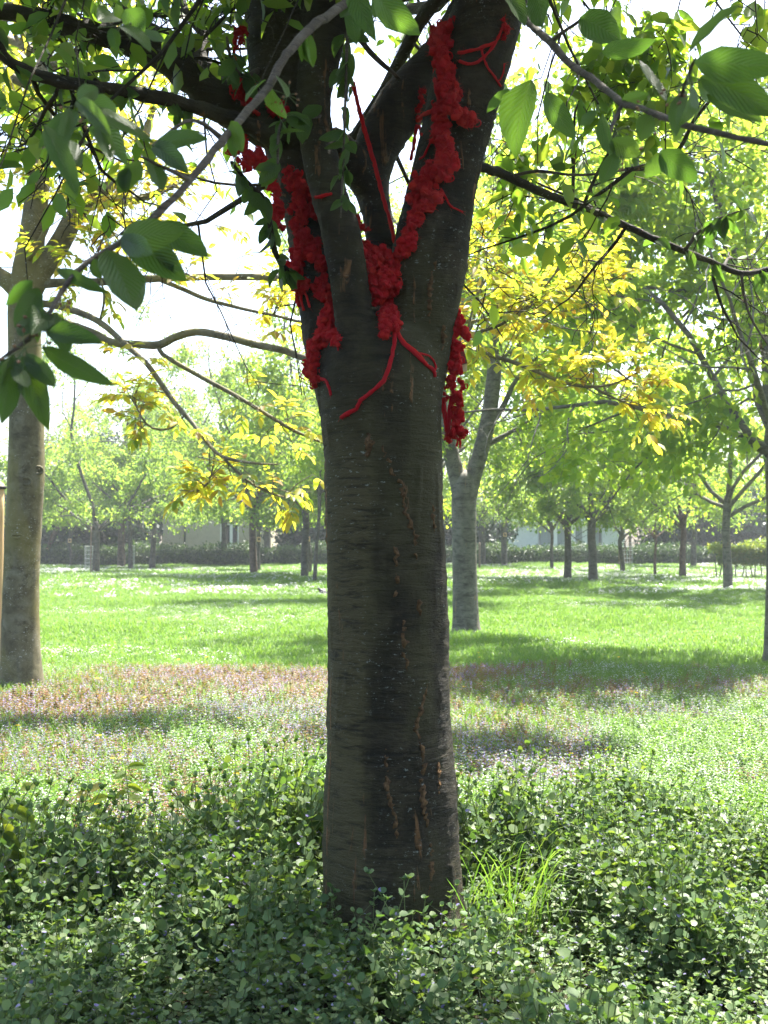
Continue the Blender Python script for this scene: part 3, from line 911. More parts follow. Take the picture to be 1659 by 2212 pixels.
# ------------------------------------------------------------------ walnut on the left with long low branches
def build_walnut():
    rng = np.random.default_rng(52)
    Y = 11.2
    g = G(45, 1508)
    root = thing('walnut_tree', g, 'pale lichen speckled walnut tree with a pruning scar and long bare boughs', 'tree')
    tb = TB()

    def add(rows, sides=12, step=0.1, tb_=None):
        p, r = uvpath(rows, step)
        (tb_ or tb).add(p, r, sides, wob=0.012, rng=rng)
        return p
    add([(44, 1545, 64, Y), (45, 1508, 56, Y), (46, 1478, 49, Y), (45, 1430, 43, Y), (44, 1350, 40, Y), (46, 1250, 38, Y), (50, 1150, 38, Y), (55, 1060, 38.5, Y), (57, 1020, 39, Y), (57, 950, 37, Y),
         (56, 850, 36, Y), (53, 750, 35, Y), (53, 660, 35, Y), (58, 600, 33, Y), (68, 520, 28, Y), (80, 420, 25, Y), (90, 300, 22, Y), (96, 180, 18, Y), (100, 40, 14, Y), (105, -150, 9, Y)], 28)
    limb = add([(62, 640, 24, Y), (90, 585, 24, Y), (125, 535, 23, Y), (160, 470, 20, Y), (190, 432, 17, Y), (240, 400, 13, Y), (300, 330, 9, Y + .3), (340, 200, 6, Y + .5)], 16)
    l2 = add([(50, 645, 20, Y), (20, 610, 19, Y), (-20, 585, 17, Y), (-90, 540, 14, Y), (-200, 450, 9, Y)], 14)
    l3 = add([(186, 436, 10, Y), (230, 440, 9, Y), (300, 430, 8, Y - .2), (380, 400, 5, Y - .4)], 10)
    sap = add([(60, 560, 7, Y - .15), (88, 520, 6.5, Y - .2), (112, 465, 6, Y - .25), (135, 412, 5, Y - .3), (165, 330, 4, Y - .4)], 8)
    link('trunk', tb.mesh('walnut_trunk', [M['bark_walnut']]), root)
    # pruning scars
    for (u, v, w, h) in ((57, 1040, 9, 8), (84, 1016, 7, 8), (36, 1158, 11, 4)):
        c = P(u, v, Y - 0.165)
        if u > 80:
            c = P(u, v, Y - 0.11)
        t2 = TB()
        a = np.linspace(0, 2 * math.pi, 17)
        k = (Y - .16) / F
        ring = np.stack([c.x + np.cos(a) * w * k, np.full(17, c.y) + 0.012 * np.cos(a * 2), c.z + np.sin(a) * h * k], -1)
        t2.add(ring, np.full(17, 0.014), 6, cap=False)
        t2.add(np.array([(c.x, c.y + .04, c.z), (c.x, c.y + .01, c.z), (c.x, c.y + 0.004, c.z)]), np.array([w, w * .9, w * .45]) * k, 12)
        link('branch_scar', t2.mesh('branch_scar', [M['bark_walnut']]), root)
    B = []
    B.append([(70, 655, 9, Y), (118, 659, 8, Y - .1), (182, 679, 7.5, Y - .3), (224, 702, 7, Y - .45), (271, 744, 6.5, Y - .6), (317, 786, 6.2, Y - .8), (351, 833, 6, Y - .9), (381, 875, 5.6, Y - 1), (415, 913, 5.2, Y - 1.1), (444, 951, 4.6, Y - 1.2), (478, 985, 4, Y - 1.3), (542, 1000, 3, Y - 1.4), (600, 1003, 1.5, Y - 1.5)])
    B.append([(60, 660, 12, Y), (110, 690, 11, Y), (160, 706, 10.5, Y - .1), (207, 723, 10, Y - .2), (240, 740, 9.5, Y - .3), (296, 744, 9, Y - .4), (345, 745, 9.5, Y - .5), (372, 731, 9, Y - .55), (423, 717, 9, Y - .6), (487, 727, 9, Y - .7), (550, 744, 8.5, Y - .8), (613, 757, 8, Y - .9), (660, 774, 7.5, Y - 1), (760, 790, 7, Y - 1.1), (880, 760, 6.5, Y - 1.2), (960, 737, 6, Y - 1.3), (999, 743, 5.6, Y - 1.35), (1063, 768, 5.2, Y - 1.4), (1105, 781, 5, Y - 1.45), (1168, 806, 4.4, Y - 1.5), (1219, 827, 4, Y - 1.55), (1283, 836, 3.4, Y - 1.6), (1338, 825, 2.6, Y - 1.65), (1380, 802, 1.6, Y - 1.7), (1420, 780, 1, Y - 1.7)])
    B.append([(66, 615, 12, Y), (127, 611, 10, Y), (212, 609, 9, Y), (350, 601, 8.5, Y - .1), (491, 598, 8, Y - .2), (630, 604, 7.5, Y - .3), (760, 640, 6.5, Y - .4), (880, 690, 5, Y - .5), (999, 696, 4, Y - .6), (1063, 688, 3.4, Y - .7), (1126, 679, 2.8, Y - .7), (1232, 671, 1.6, Y - .8), (1300, 655, 1, Y - .8)])
    B.append([(340, 602, 5.5, Y), (398, 626, 5, Y - .2), (448, 647, 4.6, Y - .3), (529, 668, 4, Y - .5), (592, 681, 3.5, Y - .6), (660, 697, 3, Y - .7), (740, 700, 2, Y - .7)])
    B.append([(345, 748, 5, Y - .5), (351, 765, 5, Y - .5), (423, 808, 5, Y - .5), (508, 854, 4.6, Y - .5), (571, 892, 4.2, Y - .5), (635, 930, 3.6, Y - .5), (698, 956, 2.8, Y - .5), (760, 975, 1.5, Y - .5)])
    B.append([(960, 737, 4.4, Y - 1.3), (1016, 722, 3.8, Y - 1.3), (1084, 700, 3.4, Y - 1.3), (1147, 654, 2.8, Y - 1.4), (1206, 582, 2, Y - 1.5), (1235, 545, 1, Y - 1.5)])
    B.append([(1283, 837, 2.8, Y - 1.6), (1338, 865, 2.2, Y - 1.6), (1380, 878, 1.5, Y - 1.6), (1420, 868, .8, Y - 1.6)])
    B.append([(485, 992, 3, Y - 1.3), (508, 1015, 2.8, Y - 1.3), (550, 1049, 2.4, Y - 1.3), (613, 1074, 1.8, Y - 1.3), (670, 1062, 1, Y - 1.3)])
    B.append([(400, 895, 2.6, Y - 1), (370, 925, 2.6, Y - .9), (330, 925, 2.4, Y - .9), (305, 900, 2, Y - .9), (290, 860, 1.4, Y - .9), (300, 835, .8, Y - .9)])
    B.append([(465, 975, 2, Y - 1.2), (455, 1030, 1.8, Y - 1.2), (430, 1060, 1.6, Y - 1.2), (385, 1058, 1, Y - 1.2)])
    B.append([(215, 698, 3, Y - .4), (225, 640, 2.6, Y - .5), (210, 560, 2, Y - .5), (235, 480, 1.2, Y - .5)])
    B.append([(590, 680, 2, Y - .6), (610, 640, 1.8, Y - .7), (640, 600, 1, Y - .8)])
    B.append([(1010, 720, 2.4, Y - 1.2), (1030, 640, 2.2, Y - 1.1), (1080, 560, 1.8, Y - 1), (1130, 520, 1, Y - 1)])
    B.append([(1000, 690, 2.4, Y - .6), (1020, 600, 2.2, Y - .6), (1045, 520, 2, Y - .6), (1110, 440, 1.2, Y - .6), (1180, 400, .8, Y - .6)])
    B.append([(1126, 679, 2, Y - .7), (1180, 640, 1.8, Y - .8), (1260, 615, 1.4, Y - .8), (1330, 600, .8, Y - .8)])
    paths = []
    for rows in B:
        t2 = TB()
        p = add(rows, 8, 0.07, t2)
        paths.append(p)
        link('bough', t2.mesh('bough', [M['bark_walnut']]), root)
    # twigs with compound leaves, dense in the sprays right of the main trunk
    tw = TB()
    pos, ax, nr, LL = [], [], [], []

    def compound(b, d):
        d = norm(d)
        nl = rng.integers(5, 8)
        ln = rng.uniform(0.12, 0.24)
        sag = np.array([0, 0, -0.35])
        side = norm(np.cross(d, [0, 0, 1.0]))
        upv = norm(np.array([0, 0, 1.0]) + rng.normal(0, .3, 3))
        pts = [b]
        dd = d.copy()
        for k in range(3):
            dd = norm(dd + sag * 0.22)
            pts.append(pts[-1] + dd * ln / 3)
        tw.add(np.array(pts), np.linspace(0.0025, 0.0012, 4), 3, cap=False)
        for k in range(nl):
            t = (k // 2 + 1) / (nl // 2 + 1)
            q = pts[0] + (pts[-1] - pts[0]) * t
            s = 1 if k % 2 else -1
            a = dd * 0.6 + side * s * 0.9 + rng.normal(0, .18, 3) + sag * 0.8
            if k == nl - 1:
                a = dd + sag * .5
            pos.append(q)
            ax.append(a)
            nr.append(upv + rng.normal(0, .25, 3))
            LL.append(rng.uniform(0.075, 0.145))

    def spray(path, n, lo=0.3, ln=0.35, dens=3):
        for _ in range(n):
            i = int((lo + (1 - lo) * rng.random()) * (len(path) - 2))
            d = norm(norm(path[i + 1] - path[i]) * 0.5 + rng.normal(0, .6, 3) + np.array([0, 0, 0.15]))
            p = curve_pts(rng, path[i], d, ln * rng.uniform(.5, 1.3), 4, .5, .2)
            tw.add(p, np.linspace(0.006, 0.003, 5), 4, cap=False)
            for _k in range(dens):
                j = rng.integers(2, 5)
                compound(p[j], norm(p[4] - p[3]) + rng.normal(0, .5, 3))
    R = lambda p: p[proj(p)[0] > 985]
    spray(R(paths[1]), 27, 0.15, .40, 3)
    spray(R(paths[2]), 24, 0.1, .46, 3)
    for k in (5, 12, 13, 14):
        spray(paths[k], 20, 0.15, .46, 3)
    spray(paths[6], 13, 0.3, .35, 3)
    for k in (0, 4, 7):
        spray(paths[k], 9, 0.45, .28, 2)
    for k in (3, 11):
        spray(paths[k], 8, 0.35, .3, 2)
    for k in (8, 9):
        spray(paths[k], 12, 0.55, .18, 3)
    spray(paths[2][:len(paths[2]) // 2], 8, 0.4, .3, 2)
    for p in (limb, l2, l3, sap, paths[10]):
        spray(p, 20, 0.4, .7, 4)
    # upper crown (partly above the frame)
    st = []
    for k in range(12):
        a = rng.uniform(0, 6.28)
        b = P(95 + rng.uniform(-5, 8), rng.uniform(-250, 250), Y)
        st.append((np.array(b), np.array([math.cos(a), math.sin(a), .5]), rng.uniform(1.8, 3.4), .05, .15))
    top = TB()
    an, di = crown(rng, top, st, 3, .2, (6, 5), .25)
    for o_, d_ in zip(an[::3], di[::3]):
        compound(o_, d_ + rng.normal(0, .4, 3))
    link('twigs', tw.mesh('walnut_twigs', [M['bark_walnut']]), root)
    link('crown_branches', top.mesh('walnut_crown_branches', [M['bark_walnut']]), root)
    pos, ax, nr, LL = map(np.array, (pos, ax, nr, LL))
    tag(link('crown', leaf_cloud('walnut_crown', pos, ax, nr, LL, LL * 0.42, [M['leaf_walnut']], 4), root), kind='stuff')


build_walnut()


# ------------------------------------------------------------------ the yarn dressed cherry in front
YM = 4.43
MAIN = thing('cherry_tree', G(852, 2052), 'big dark cherry trunk forking into several limbs hung with red wool', 'tree')


def remeshed(tb, name, mat, voxel=0.013, smooth=6):
    me = tb.mesh(name, [mat])
    o = bpy.data.objects.new(name, me)
    COL.objects.link(o)
    md = o.modifiers.new('r', 'REMESH')
    md.mode = 'VOXEL'
    md.voxel_size = voxel
    md.use_smooth_shade = True
    ms = o.modifiers.new('s', 'SMOOTH')
    ms.factor = 0.5
    ms.iterations = smooth
    dg = bpy.context.evaluated_depsgraph_get()
    ev = o.evaluated_get(dg)
    out = bpy.data.meshes.new_from_object(ev)
    bpy.data.objects.remove(o)
    out.name = name
    out.materials.clear()
    out.materials.append(mat)
    out.polygons.foreach_set('use_smooth', np.ones(len(out.polygons), bool))
    return out


def fbm(p, s, seed=0):
    from mathutils import noise as nz
    return np.array([nz.fractal(Vector((q[0] * s[0] + seed, q[1] * s[1], q[2] * s[2])), 1.0, 2.0, 4) for q in p])


def build_main_trunk():
    rng = np.random.default_rng(5)
    tb = TB()

    def add(rows, sides=24, step=0.05):
        p, r = uvpath(rows, step)
        tb.add(p, r * 1.02 + 0.004, sides)
        return p
    Y = YM
    add([(853, 2130, 178, Y), (853, 2075, 166, Y), (852, 2030, 156, Y), (851, 1985, 150, Y), (847, 1850, 143, Y), (844, 1700, 136, Y), (842, 1600, 130, Y), (838.5, 1400, 126.5, Y), (835, 1200, 123, Y), (828, 1000, 122, Y), (823, 900, 127, Y), (821, 830, 131, Y), (819, 770, 128, Y), (818, 725, 108, Y)], 40)
    # root flare
    for (du, Yr) in ((-150, Y - .1), (130, Y - .16), (165, Y + .1), (-40, Y - .27), (-120, Y + .2)):
        add([(852 + du * .55, 1940, 52, (Y + Yr) / 2), (852 + du * .82, 2035, 50, Yr), (852 + du * 1.2, 2105, 40, Yr)], 14)
    add([(880, 890, 62, Y), (898, 800, 66, Y), (908, 720, 68, Y), (917, 640, 74, Y), (929, 540, 80, Y), (944, 460, 74, Y), (963, 365, 70, Y - .02), (985, 275, 72, Y - .05), (1010, 185, 75, Y - .1), (1032, 110, 76, Y - .14), (1050, 45, 77, Y - .18), (1075, -40, 72, Y - .25), (1110, -160, 62, Y - .3), (1150, -330, 50, Y - .3), (1160, -520, 36, Y - .2)], 28)
    add([(735, 880, 45, Y - .02), (712, 780, 46, Y + .02), (697, 690, 44, Y + .05), (683, 600, 42, Y + .08), (667, 505, 43, Y + .1), (651, 430, 46, Y + .1), (633, 351, 48, Y + .1), (612, 260, 58, Y + .1), (612, 170, 72, Y + .1), (612, 70, 80, Y + .1), (608, -20, 76, Y + .12), (590, -140, 56, Y + .2), (570, -320, 42, Y + .3), (560, -500, 30, Y + .4)], 24)
    add([(780, 860, 44, Y - .08), (772, 760, 43, Y - .12), (763, 680, 41, Y - .14), (745, 564, 41, Y - .15), (730, 486, 39, Y - .14), (712, 430, 38, Y - .12), (693, 351, 37, Y - .1), (679, 273, 34, Y - .08), (677, 195, 36, Y - .06), (697, 98, 44, Y - .04), (713, 0, 46, Y - .04), (735, -120, 42, Y), (770, -300, 32, Y + .1), (800, -480, 24, Y + .2)], 22)
    add([(820, 700, 46, Y + .16), (824, 600, 35, Y + .2), (818, 480, 31, Y + .22), (803, 400, 36, Y + .24), (818, 315, 47, Y + .26), (868, 230, 53, Y + .3), (935, 155, 51, Y + .36), (1000, 60, 48, Y + .42), (1050, -60, 44, Y + .5), (1110, -220, 36, Y + .7), (1170, -420, 26, Y + .9)], 22)
    add([(800, 410, 33, Y + .23), (760, 350, 35, Y + .15), (715, 300, 30, Y + .05)], 16)
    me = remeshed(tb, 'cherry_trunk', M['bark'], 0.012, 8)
    # uneven bark relief
    n = len(me.vertices)
    co = np.empty(n * 3, np.float32)
    me.vertices.foreach_get('co', co)
    co = co.reshape(-1, 3)
    no = np.empty(n * 3, np.float32)
    me.vertices.foreach_get('normal', no)
    no = no.reshape(-1, 3)
    a = fbm(co, (4.5, 4.5, 2.2), 3.0)
    b = fbm(co, (10, 10, 55), 9.0)
    c = fbm(co, (26, 26, 4.5), 5.0)
    d = a * 0.008 + b * 0.0028 + np.where(c > 0.55, 0.006, 0) * np.clip(c, 0, 1)
    me.vertices.foreach_set('co', (co + no * d[:, None]).ravel())
    me.update()
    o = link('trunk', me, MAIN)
    tag(o, 'dark ringed trunk and limbs with orange bark cracks and grey lichen')
    return me


M['crack'] = plain_mat('torn_bark', (0.085, 0.050, 0.024), 0.9, 0.7, 60, 0.9, 0.1)
TRUNK_ME = build_main_trunk()
BVH = BVHTree.FromPolygons([v.co[:] for v in TRUNK_ME.vertices], [p.vertices[:] for p in TRUNK_ME.polygons])


def hit(u, v, maxY=6.0):
    """first point of the trunk along the sight line"""
    o = Vector((0, 0, CAM_H))
    d = (P(u, v, 1.0) - o).normalized()
    loc, nrm_, idx, dist = BVH.ray_cast(o, d, maxY * 1.3)
    return loc


def build_cracks():
    rng = np.random.default_rng(15)
    for rows in ([(828, 945), (838, 990), (850, 1025), (868, 1052), (872, 1095), (882, 1125), (899, 1165), (896, 1235)], [(848, 1172), (853, 1215), (858, 1300)], [(869, 1330), (874, 1400), (884, 1450)],
                 [(913, 1460), (921, 1490), (908, 1535), (896, 1570), (906, 1610), (915, 1650), (908, 1700), (913, 1745), (925, 1790), (930, 1850), (927, 1930)], [(832, 1620), (838, 1690), (846, 1740), (860, 1790), (855, 1840)],
                 [(795, 930), (793, 990)], [(905, 1290), (908, 1330)], [(932, 1090), (938, 1150)], [(945, 1645), (950, 1720)], [(940, 560), (930, 620), (925, 700)], [(960, 700), (955, 760)]):
        pts = [hit(u + rng.normal(0, 2), v) for u, v in rows]
        if any(p is None for p in pts):
            continue
        s = spline([tuple(p) for p in pts], .01)
        n = len(s)
        tb = TB()
        e = np.sin(np.linspace(0, math.pi, n)) ** .5
        r = (.003 + .009 * vnoise(np.arange(n) * .21, np.zeros(n) + rng.uniform(0, 99), 1.0, 77) ** 2 + .003 * np.abs(rng.standard_normal(n))) * e + .0008
        s = s + rng.normal(0, .004, s.shape) + np.array([0, .003, 0])
        tb.add(s, r, 7, wob=.35, rng=rng)
        link('bark_crack', tb.mesh('bark_crack', [M['crack']], False), MAIN)


build_cracks()


# ---- boughs and twigs of the main cherry
FOL = {'anch': [], 'dir': [], 'L': []}
BOUGHS = {}


def build_main_boughs():
    rng = np.random.default_rng(61)
    Y = YM
    rows = {
        'B1': [(640, 320, 36, Y + .08), (580, 288, 35, Y + .05), (517, 250, 34, Y), (450, 200, 33, Y - .05), (367, 133, 29, Y - .15), (267, 87, 23, Y - .25), (133, 53, 20, Y - .35), (33, 30, 17, Y - .4), (-70, 10, 14, Y - .5), (-220, -40, 9, Y - .6)],
        'B2': [(600, 300, 22, Y - .02), (530, 270, 18, Y - .15), (467, 247, 17, Y - .25), (367, 217, 15, Y - .4), (267, 197, 14, Y - .5), (133, 177, 13, Y - .65), (50, 150, 13, Y - .7), (8, 120, 12, Y - .75), (-15, 60, 10, Y - .8), (-25, -60, 8, Y - .9), (-60, -200, 5, Y - 1)],
        'B3': [(600, 250, 20, Y + .2), (545, 212, 18, Y + .3), (507, 188, 16, Y + .4), (467, 157, 16, Y + .5), (400, 110, 15, Y + .6), (333, 67, 14, Y + .7), (277, 33, 13, Y + .8), (220, -20, 10, Y + .9), (120, -120, 7, Y + 1.1)],
        'B3b': [(440, 140, 10, Y + .52), (437, 117, 10, Y + .55), (434, 67, 10, Y + .6), (402, 27, 9, Y + .65), (380, -60, 7, Y + .8)],
        'FL': [(812, -140, 18, 3.4), (790, -50, 13, 3.0), (755, 0, 12.5, 2.85), (673, 59, 12, 2.65), (611, 129, 11.5, 2.5), (580, 187, 11, 2.42), (525, 250, 10.5, 2.3), (486, 297, 10.5, 2.2), (410, 390, 9.5, 2.05), (340, 463, 8.5, 1.95), (270, 518, 8, 1.88), (190, 566, 7.5, 1.8), (148, 609, 7, 1.78), (118, 655, 7, 1.75), (89, 706, 6.5, 1.72), (42, 748, 5.5, 1.7), (-20, 790, 3, 1.68)],
        'FLb': [(480, 300, 8, 2.2), (440, 268, 6, 2.15), (400, 262, 5, 2.1), (350, 300, 4.5, 2.05), (330, 315, 3, 2.02)],
        'FLc': [(410, 390, 7, 2.05), (385, 376, 6, 2.0), (350, 360, 5, 1.95), (310, 340, 3.5, 1.9)],
        'FLd': [(345, 458, 7, 1.95), (320, 480, 6, 1.9), (285, 495, 5, 1.86), (262, 505, 4, 1.84)],
        'FR': [(1090, -80, 15, 3.9), (1115, 0, 11, 3.5), (1146, 52, 10, 3.2), (1185, 87, 10, 3.0), (1233, 140, 9.5, 2.8), (1275, 167, 9, 2.6), (1324, 206, 8.5, 2.4), (1345, 223, 8.5, 2.3), (1394, 237, 8, 2.15), (1464, 265, 8, 2.0), (1534, 283, 7.5, 1.9), (1659, 311, 7, 1.8), (1760, 330, 5, 1.75)],
        'FRb': [(1345, 223, 6, 2.3), (1330, 255, 5, 2.28), (1318, 290, 4, 2.25), (1325, 325, 3, 2.22)],
        'FRc': [(1464, 262, 6, 2.0), (1470, 215, 5.5, 1.95), (1486, 165, 5, 1.88), (1500, 130, 4, 1.82)],
        'FRd': [(1190, 90, 6, 2.98), (1215, 70, 5, 2.9), (1245, 50, 4, 2.85), (1255, 40, 3, 2.82)],
        'RM': [(985, 345, 16, Y - .02), (1040, 360, 11.5, Y), (1100, 382, 10, Y + .1), (1180, 420, 9.5, Y + .2), (1290, 460, 8.5, Y + .4), (1380, 500, 8, Y + .5), (1470, 540, 7.5, Y + .6), (1530, 562, 6.5, Y + .7), (1600, 590, 6, Y + .8), (1680, 578, 5, Y + .9), (1780, 560, 3, Y + 1)],
        'RMb': [(1478, 543, 4.5, Y + .6), (1503, 508, 4, Y + .55), (1535, 482, 3.4, Y + .5), (1570, 465, 2.4, Y + .45), (1620, 450, 1.2, Y + .4)],
        'RMc': [(1602, 590, 3.4, Y + .8), (1606, 630, 3, Y + .8), (1621, 684, 2.6, Y + .8), (1655, 739, 1.8, Y + .8), (1690, 780, 1, Y + .8)],
        'RMd': [(1100, 382, 4, Y + .1), (1160, 370, 3.6, Y + .05), (1240, 378, 3, Y), (1320, 372, 2.6, Y), (1420, 350, 2, Y), (1520, 330, 1, Y)],
        'UP1': [(760, 60, 8, Y - .05), (782, 90, 6.5, Y), (812, 125, 6, Y + .1), (850, 158, 4.5, Y + .2), (880, 190, 3, Y + .25)],
        'UP2': [(757, 20, 5, Y - .06), (750, 90, 4, Y - .35), (747, 180, 3.5, Y - .45), (744, 280, 3, Y - .5), (740, 390, 2.5, Y - .52), (736, 470, 1.8, Y - .54)],
        'UP3': [(560, 150, 7, Y + .02), (525, 165, 5, Y - .2), (500, 130, 4, Y - .35), (490, 80, 3, Y - .45)],
        'UP4': [(690, 250, 5, Y - .15), (650, 255, 4, Y - .4), (610, 262, 3.5, Y - .5), (600, 330, 3, Y - .55), (605, 400, 1.8, Y - .56)],
        'LS': [(655, 606, 8, Y + .1), (600, 560, 6, Y - .2), (575, 440, 5.5, Y - .3), (540, 400, 5, Y - .4), (500, 350, 4, Y - .5)],
    }
    for k, r in rows.items():
        tb = TB()
        p, rad = uvpath(r, 0.03)
        if k[0] == 'F':
            rad = rad * .84 * (1 + .22 * np.clip(vnoise(np.arange(len(rad)) * .6, np.full(len(rad), 3.3), 1.0, 5) - .6, 0, 1) * 2.5)
        p = p + rng.normal(0, 1, p.shape) * rad[:, None] * 0.08
        if k == 'B1':
            rad = rad * 1.15
        tb.add(p, rad * (1 + 0.05 * rng.standard_normal(len(rad))), 14 if k in ('B1', 'B2', 'B3') else 9, wob=0.03, rng=rng)
        BOUGHS[k] = p
        if k in ('B1', 'B2', 'B3', 'B3b', 'RM', 'LS'):
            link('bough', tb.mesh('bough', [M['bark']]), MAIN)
        else:
            link('bough', tb.mesh('bough', [M['twig']]), MAIN)


build_main_boughs()


def big_leaf_mesh(name, wr, fold, curve, seed, holes=False):
    """cherry leaf 1 m long along +Y, toothed, pointed, drooping; 6 x 4 quads"""
    rng = np.random.default_rng(seed)
    prof = [0.0, 0.62, 0.97, 1.0, 0.80, 0.42, 0.0]
    ts = [0.0, 0.14, 0.33, 0.53, 0.73, 0.89, 1.0]
    v, uv = [], []
    for i, (t, w) in enumerate(zip(ts, prof)):
        for j in range(5):
            s = (j - 2) / 2
            ww = w * wr / 2 * (1 + (0.05 * rng.standard_normal() if abs(s) == 1 else 0))
            x = s * ww + 0.05 * math.sin(t * 3 + seed)
            z = abs(s) * ww * fold - curve * t * t + 0.012 * math.sin(t * 14 + s * 3 + seed) * abs(s)
            v.append((x, t, z))
            uv.append((s, t))
    f = []
    for i in range(6):
        for j in range(4):
            a = i * 5 + j
            f.append((a, a + 1, a + 6, a + 5))
    me = mesh_np(name, np.array(v), np.array(f), [M['leaf_big']], True, np.array(uv))
    return me


LEAFME = [big_leaf_mesh('leaf', w, fo, c, s) for w, fo, c, s in ((.46, .28, .12, 1), (.5, .12, .22, 2), (.42, .45, .05, 3), (.52, .2, -.06, 4), (.46, .1, .32, 5), (.44, .6, .25, 6), (.5, -.15, .42, 7), (.4, .3, -.15, 8), (.55, .35, .5, 9))]
NLEAF = [0]


def place_leaf(base, axis, nrm_, L, wscale=1.0, idx=None, mat=None):
    a = Vector(axis).normalized()
    n = Vector(nrm_)
    s = a.cross(n)
    if s.length < 1e-4:
        s = a.cross(Vector((0.3, 0.8, 0.5)))
    s.normalize()
    n = s.cross(a)
    m = Matrix(((s.x * L * wscale, a.x * L, n.x * L, base[0]), (s.y * L * wscale, a.y * L, n.y * L, base[1]), (s.z * L * wscale, a.z * L, n.z * L, base[2]), (0, 0, 0, 1)))
    o = bpy.data.objects.new('leaf', LEAFME[idx if idx is not None else NLEAF[0] % len(LEAFME)])
    COL.objects.link(o)
    o.parent = MAIN
    o.matrix_parent_inverse = MAIN.matrix_world.inverted()
    o.matrix_basis = m
    NLEAF[0] += 1
    return o


def build_near_leaves():
    rng = np.random.default_rng(71)
    # (base u, v, tip u, v, width px, depth, depth of tip)
    big = [
        (100, 268, 168, 412, 52, 1.62, 1.60), (152, 232, 136, 322, 30, 1.70, 1.62), (168, 218, 236, 292, 42, 1.75, 1.66), (170, 222, 205, 190, 38, 1.75, 1.8), (165, 235, 100, 300, 44, 1.75, 1.7),
        (175, 215, 280, 245, 46, 1.8, 1.9), (178, 228, 288, 232, 38, 1.82, 1.72), (215, 260, 240, 370, 40, 1.85, 1.8), (190, 275, 300, 330, 62, 1.9, 1.95), (140, 300, 170, 350, 46, 1.9, 1.85),
        (333, 312, 426, 288, 46, 2.02, 1.95), (333, 314, 402, 372, 50, 2.0, 1.9), (322, 345, 350, 420, 40, 1.95, 1.9), (300, 345, 262, 420, 44, 1.9, 1.9), (275, 360, 270, 415, 34, 1.9, 1.9),
        (262, 502, 355, 503, 66, 1.82, 1.76), (262, 508, 350, 562, 60, 1.82, 1.74), (268, 510, 385, 600, 66, 1.86, 1.86), (345, 478, 440, 548, 64, 1.95, 1.9), (330, 480, 410, 520, 50, 1.95, 1.98), (300, 500, 372, 585, 56, 1.92, 1.88),
        (222, 540, 296, 682, 92, 1.78, 1.72), (200, 560, 212, 600, 40, 1.8, 1.8),
        (102, 718, 207, 722, 52, 1.70, 1.66), (90, 745, 205, 820, 44, 1.70, 1.66), (60, 760, 128, 850, 50, 1.68, 1.64), (45, 768, 78, 880, 52, 1.68, 1.62), (35, 768, 8, 905, 56, 1.68, 1.62), (55, 775, 95, 905, 48, 1.70, 1.68), (20, 770, -20, 860, 50, 1.68, 1.64),
        (80, 620, 32, 712, 44, 1.78, 1.74), (120, 585, 205, 612, 30, 1.8, 1.74), (70, 605, 20, 660, 34, 1.8, 1.78), (90, 640, 60, 720, 34, 1.78, 1.76), (35, 790, 60, 850, 40, 1.66, 1.62), (75, 715, 30, 690, 36, 1.7, 1.7),
        (1486, 112, 1583, 5, 46, 1.85, 1.75), (1498, 128, 1672, 158, 66, 1.82, 1.70), (1512, 165, 1675, 252, 84, 1.85, 1.78), (1250, 44, 1356, 92, 62, 2.82, 2.6), (1300, 118, 1392, 98, 44, 2.5, 2.4), (1146, 172, 1108, 318, 82, 2.6, 2.55),
        (1182, 196, 1224, 278, 46, 2.7, 2.65), (1384, 130, 1424, 236, 44, 2.1, 2.05), (1492, 180, 1507, 254, 50, 1.9, 1.88), (1302, 243, 1316, 338, 42, 2.25, 2.2), (1428, 322, 1490, 392, 54, 2.1, 2.05), (1088, -20, 1133, 52, 46, 2.9, 2.8),
        (1150, -20, 1180, 64, 50, 2.9, 2.8), (1100, 190, 1052, 235, 26, 2.7, 2.7), (1505, 170, 1570, 210, 50, 1.95, 2.0), (1480, 190, 1440, 250, 40, 1.95, 1.9), (1530, 200, 1640, 280, 52, 1.98, 1.95), (1320, 300, 1375, 345, 42, 2.2, 2.2),
        (1410, 250, 1380, 300, 44, 2.1, 2.1), (1310, 60, 1350, 20, 36, 2.7, 2.7), (1345, 225, 1400, 205, 34, 2.3, 2.2), (1325, 330, 1300, 400, 36, 2.2, 2.2), (1440, 330, 1400, 380, 42, 2.1, 2.1),
        (765, -30, 803, 66, 50, 2.4, 2.35), (810, -25, 866, 62, 62, 2.4, 2.35), (830, -30, 800, 40, 40, 2.45, 2.45), (270, 20, 305, 62, 50, 2.2, 2.2), (255, 40, 215, 30, 50, 2.2, 2.1), (262, 55, 320, 75, 36, 2.2, 2.1), (240, 60, 250, 110, 34, 2.2, 2.2), (300, 70, 360, 95, 26, 2.3, 2.25),
    ]
    for (u0, v0, u1, v1, w, Ya, Yb) in big:
        a, b = P(u0, v0, Ya), P(u1, v1, Yb)
        L = (b - a).length
        view = (Vector((0, 0, CAM_H)) - (a + b) / 2).normalized()
        n = view * rng.uniform(0.5, 1.0) + Vector((rng.normal(0, .3), rng.normal(0, .2), rng.uniform(-.1, .7)))
        ww = (w * Ya / F) / (L * 0.47)
        place_leaf(a, b - a, n, L, min(ww, 1.7))

    # leafy short shoots along the boughs: rosettes of hanging leaves
    def rosette(p, n, L, d=(0, 0, -1), spread=0.75, view=0.25):
        for _ in range(n):
            if NLEAF[0] >= 296:
                return
            a = np.array(d, float) * 0.6 + rng.normal(0, spread, 3) + np.array([0, 0, -.35])
            nn = np.array([0, -view * 2, .7]) + rng.normal(0, .55, 3)
            place_leaf(p + rng.normal(0, .008, 3), a, nn, L * rng.uniform(.65, 1.2))
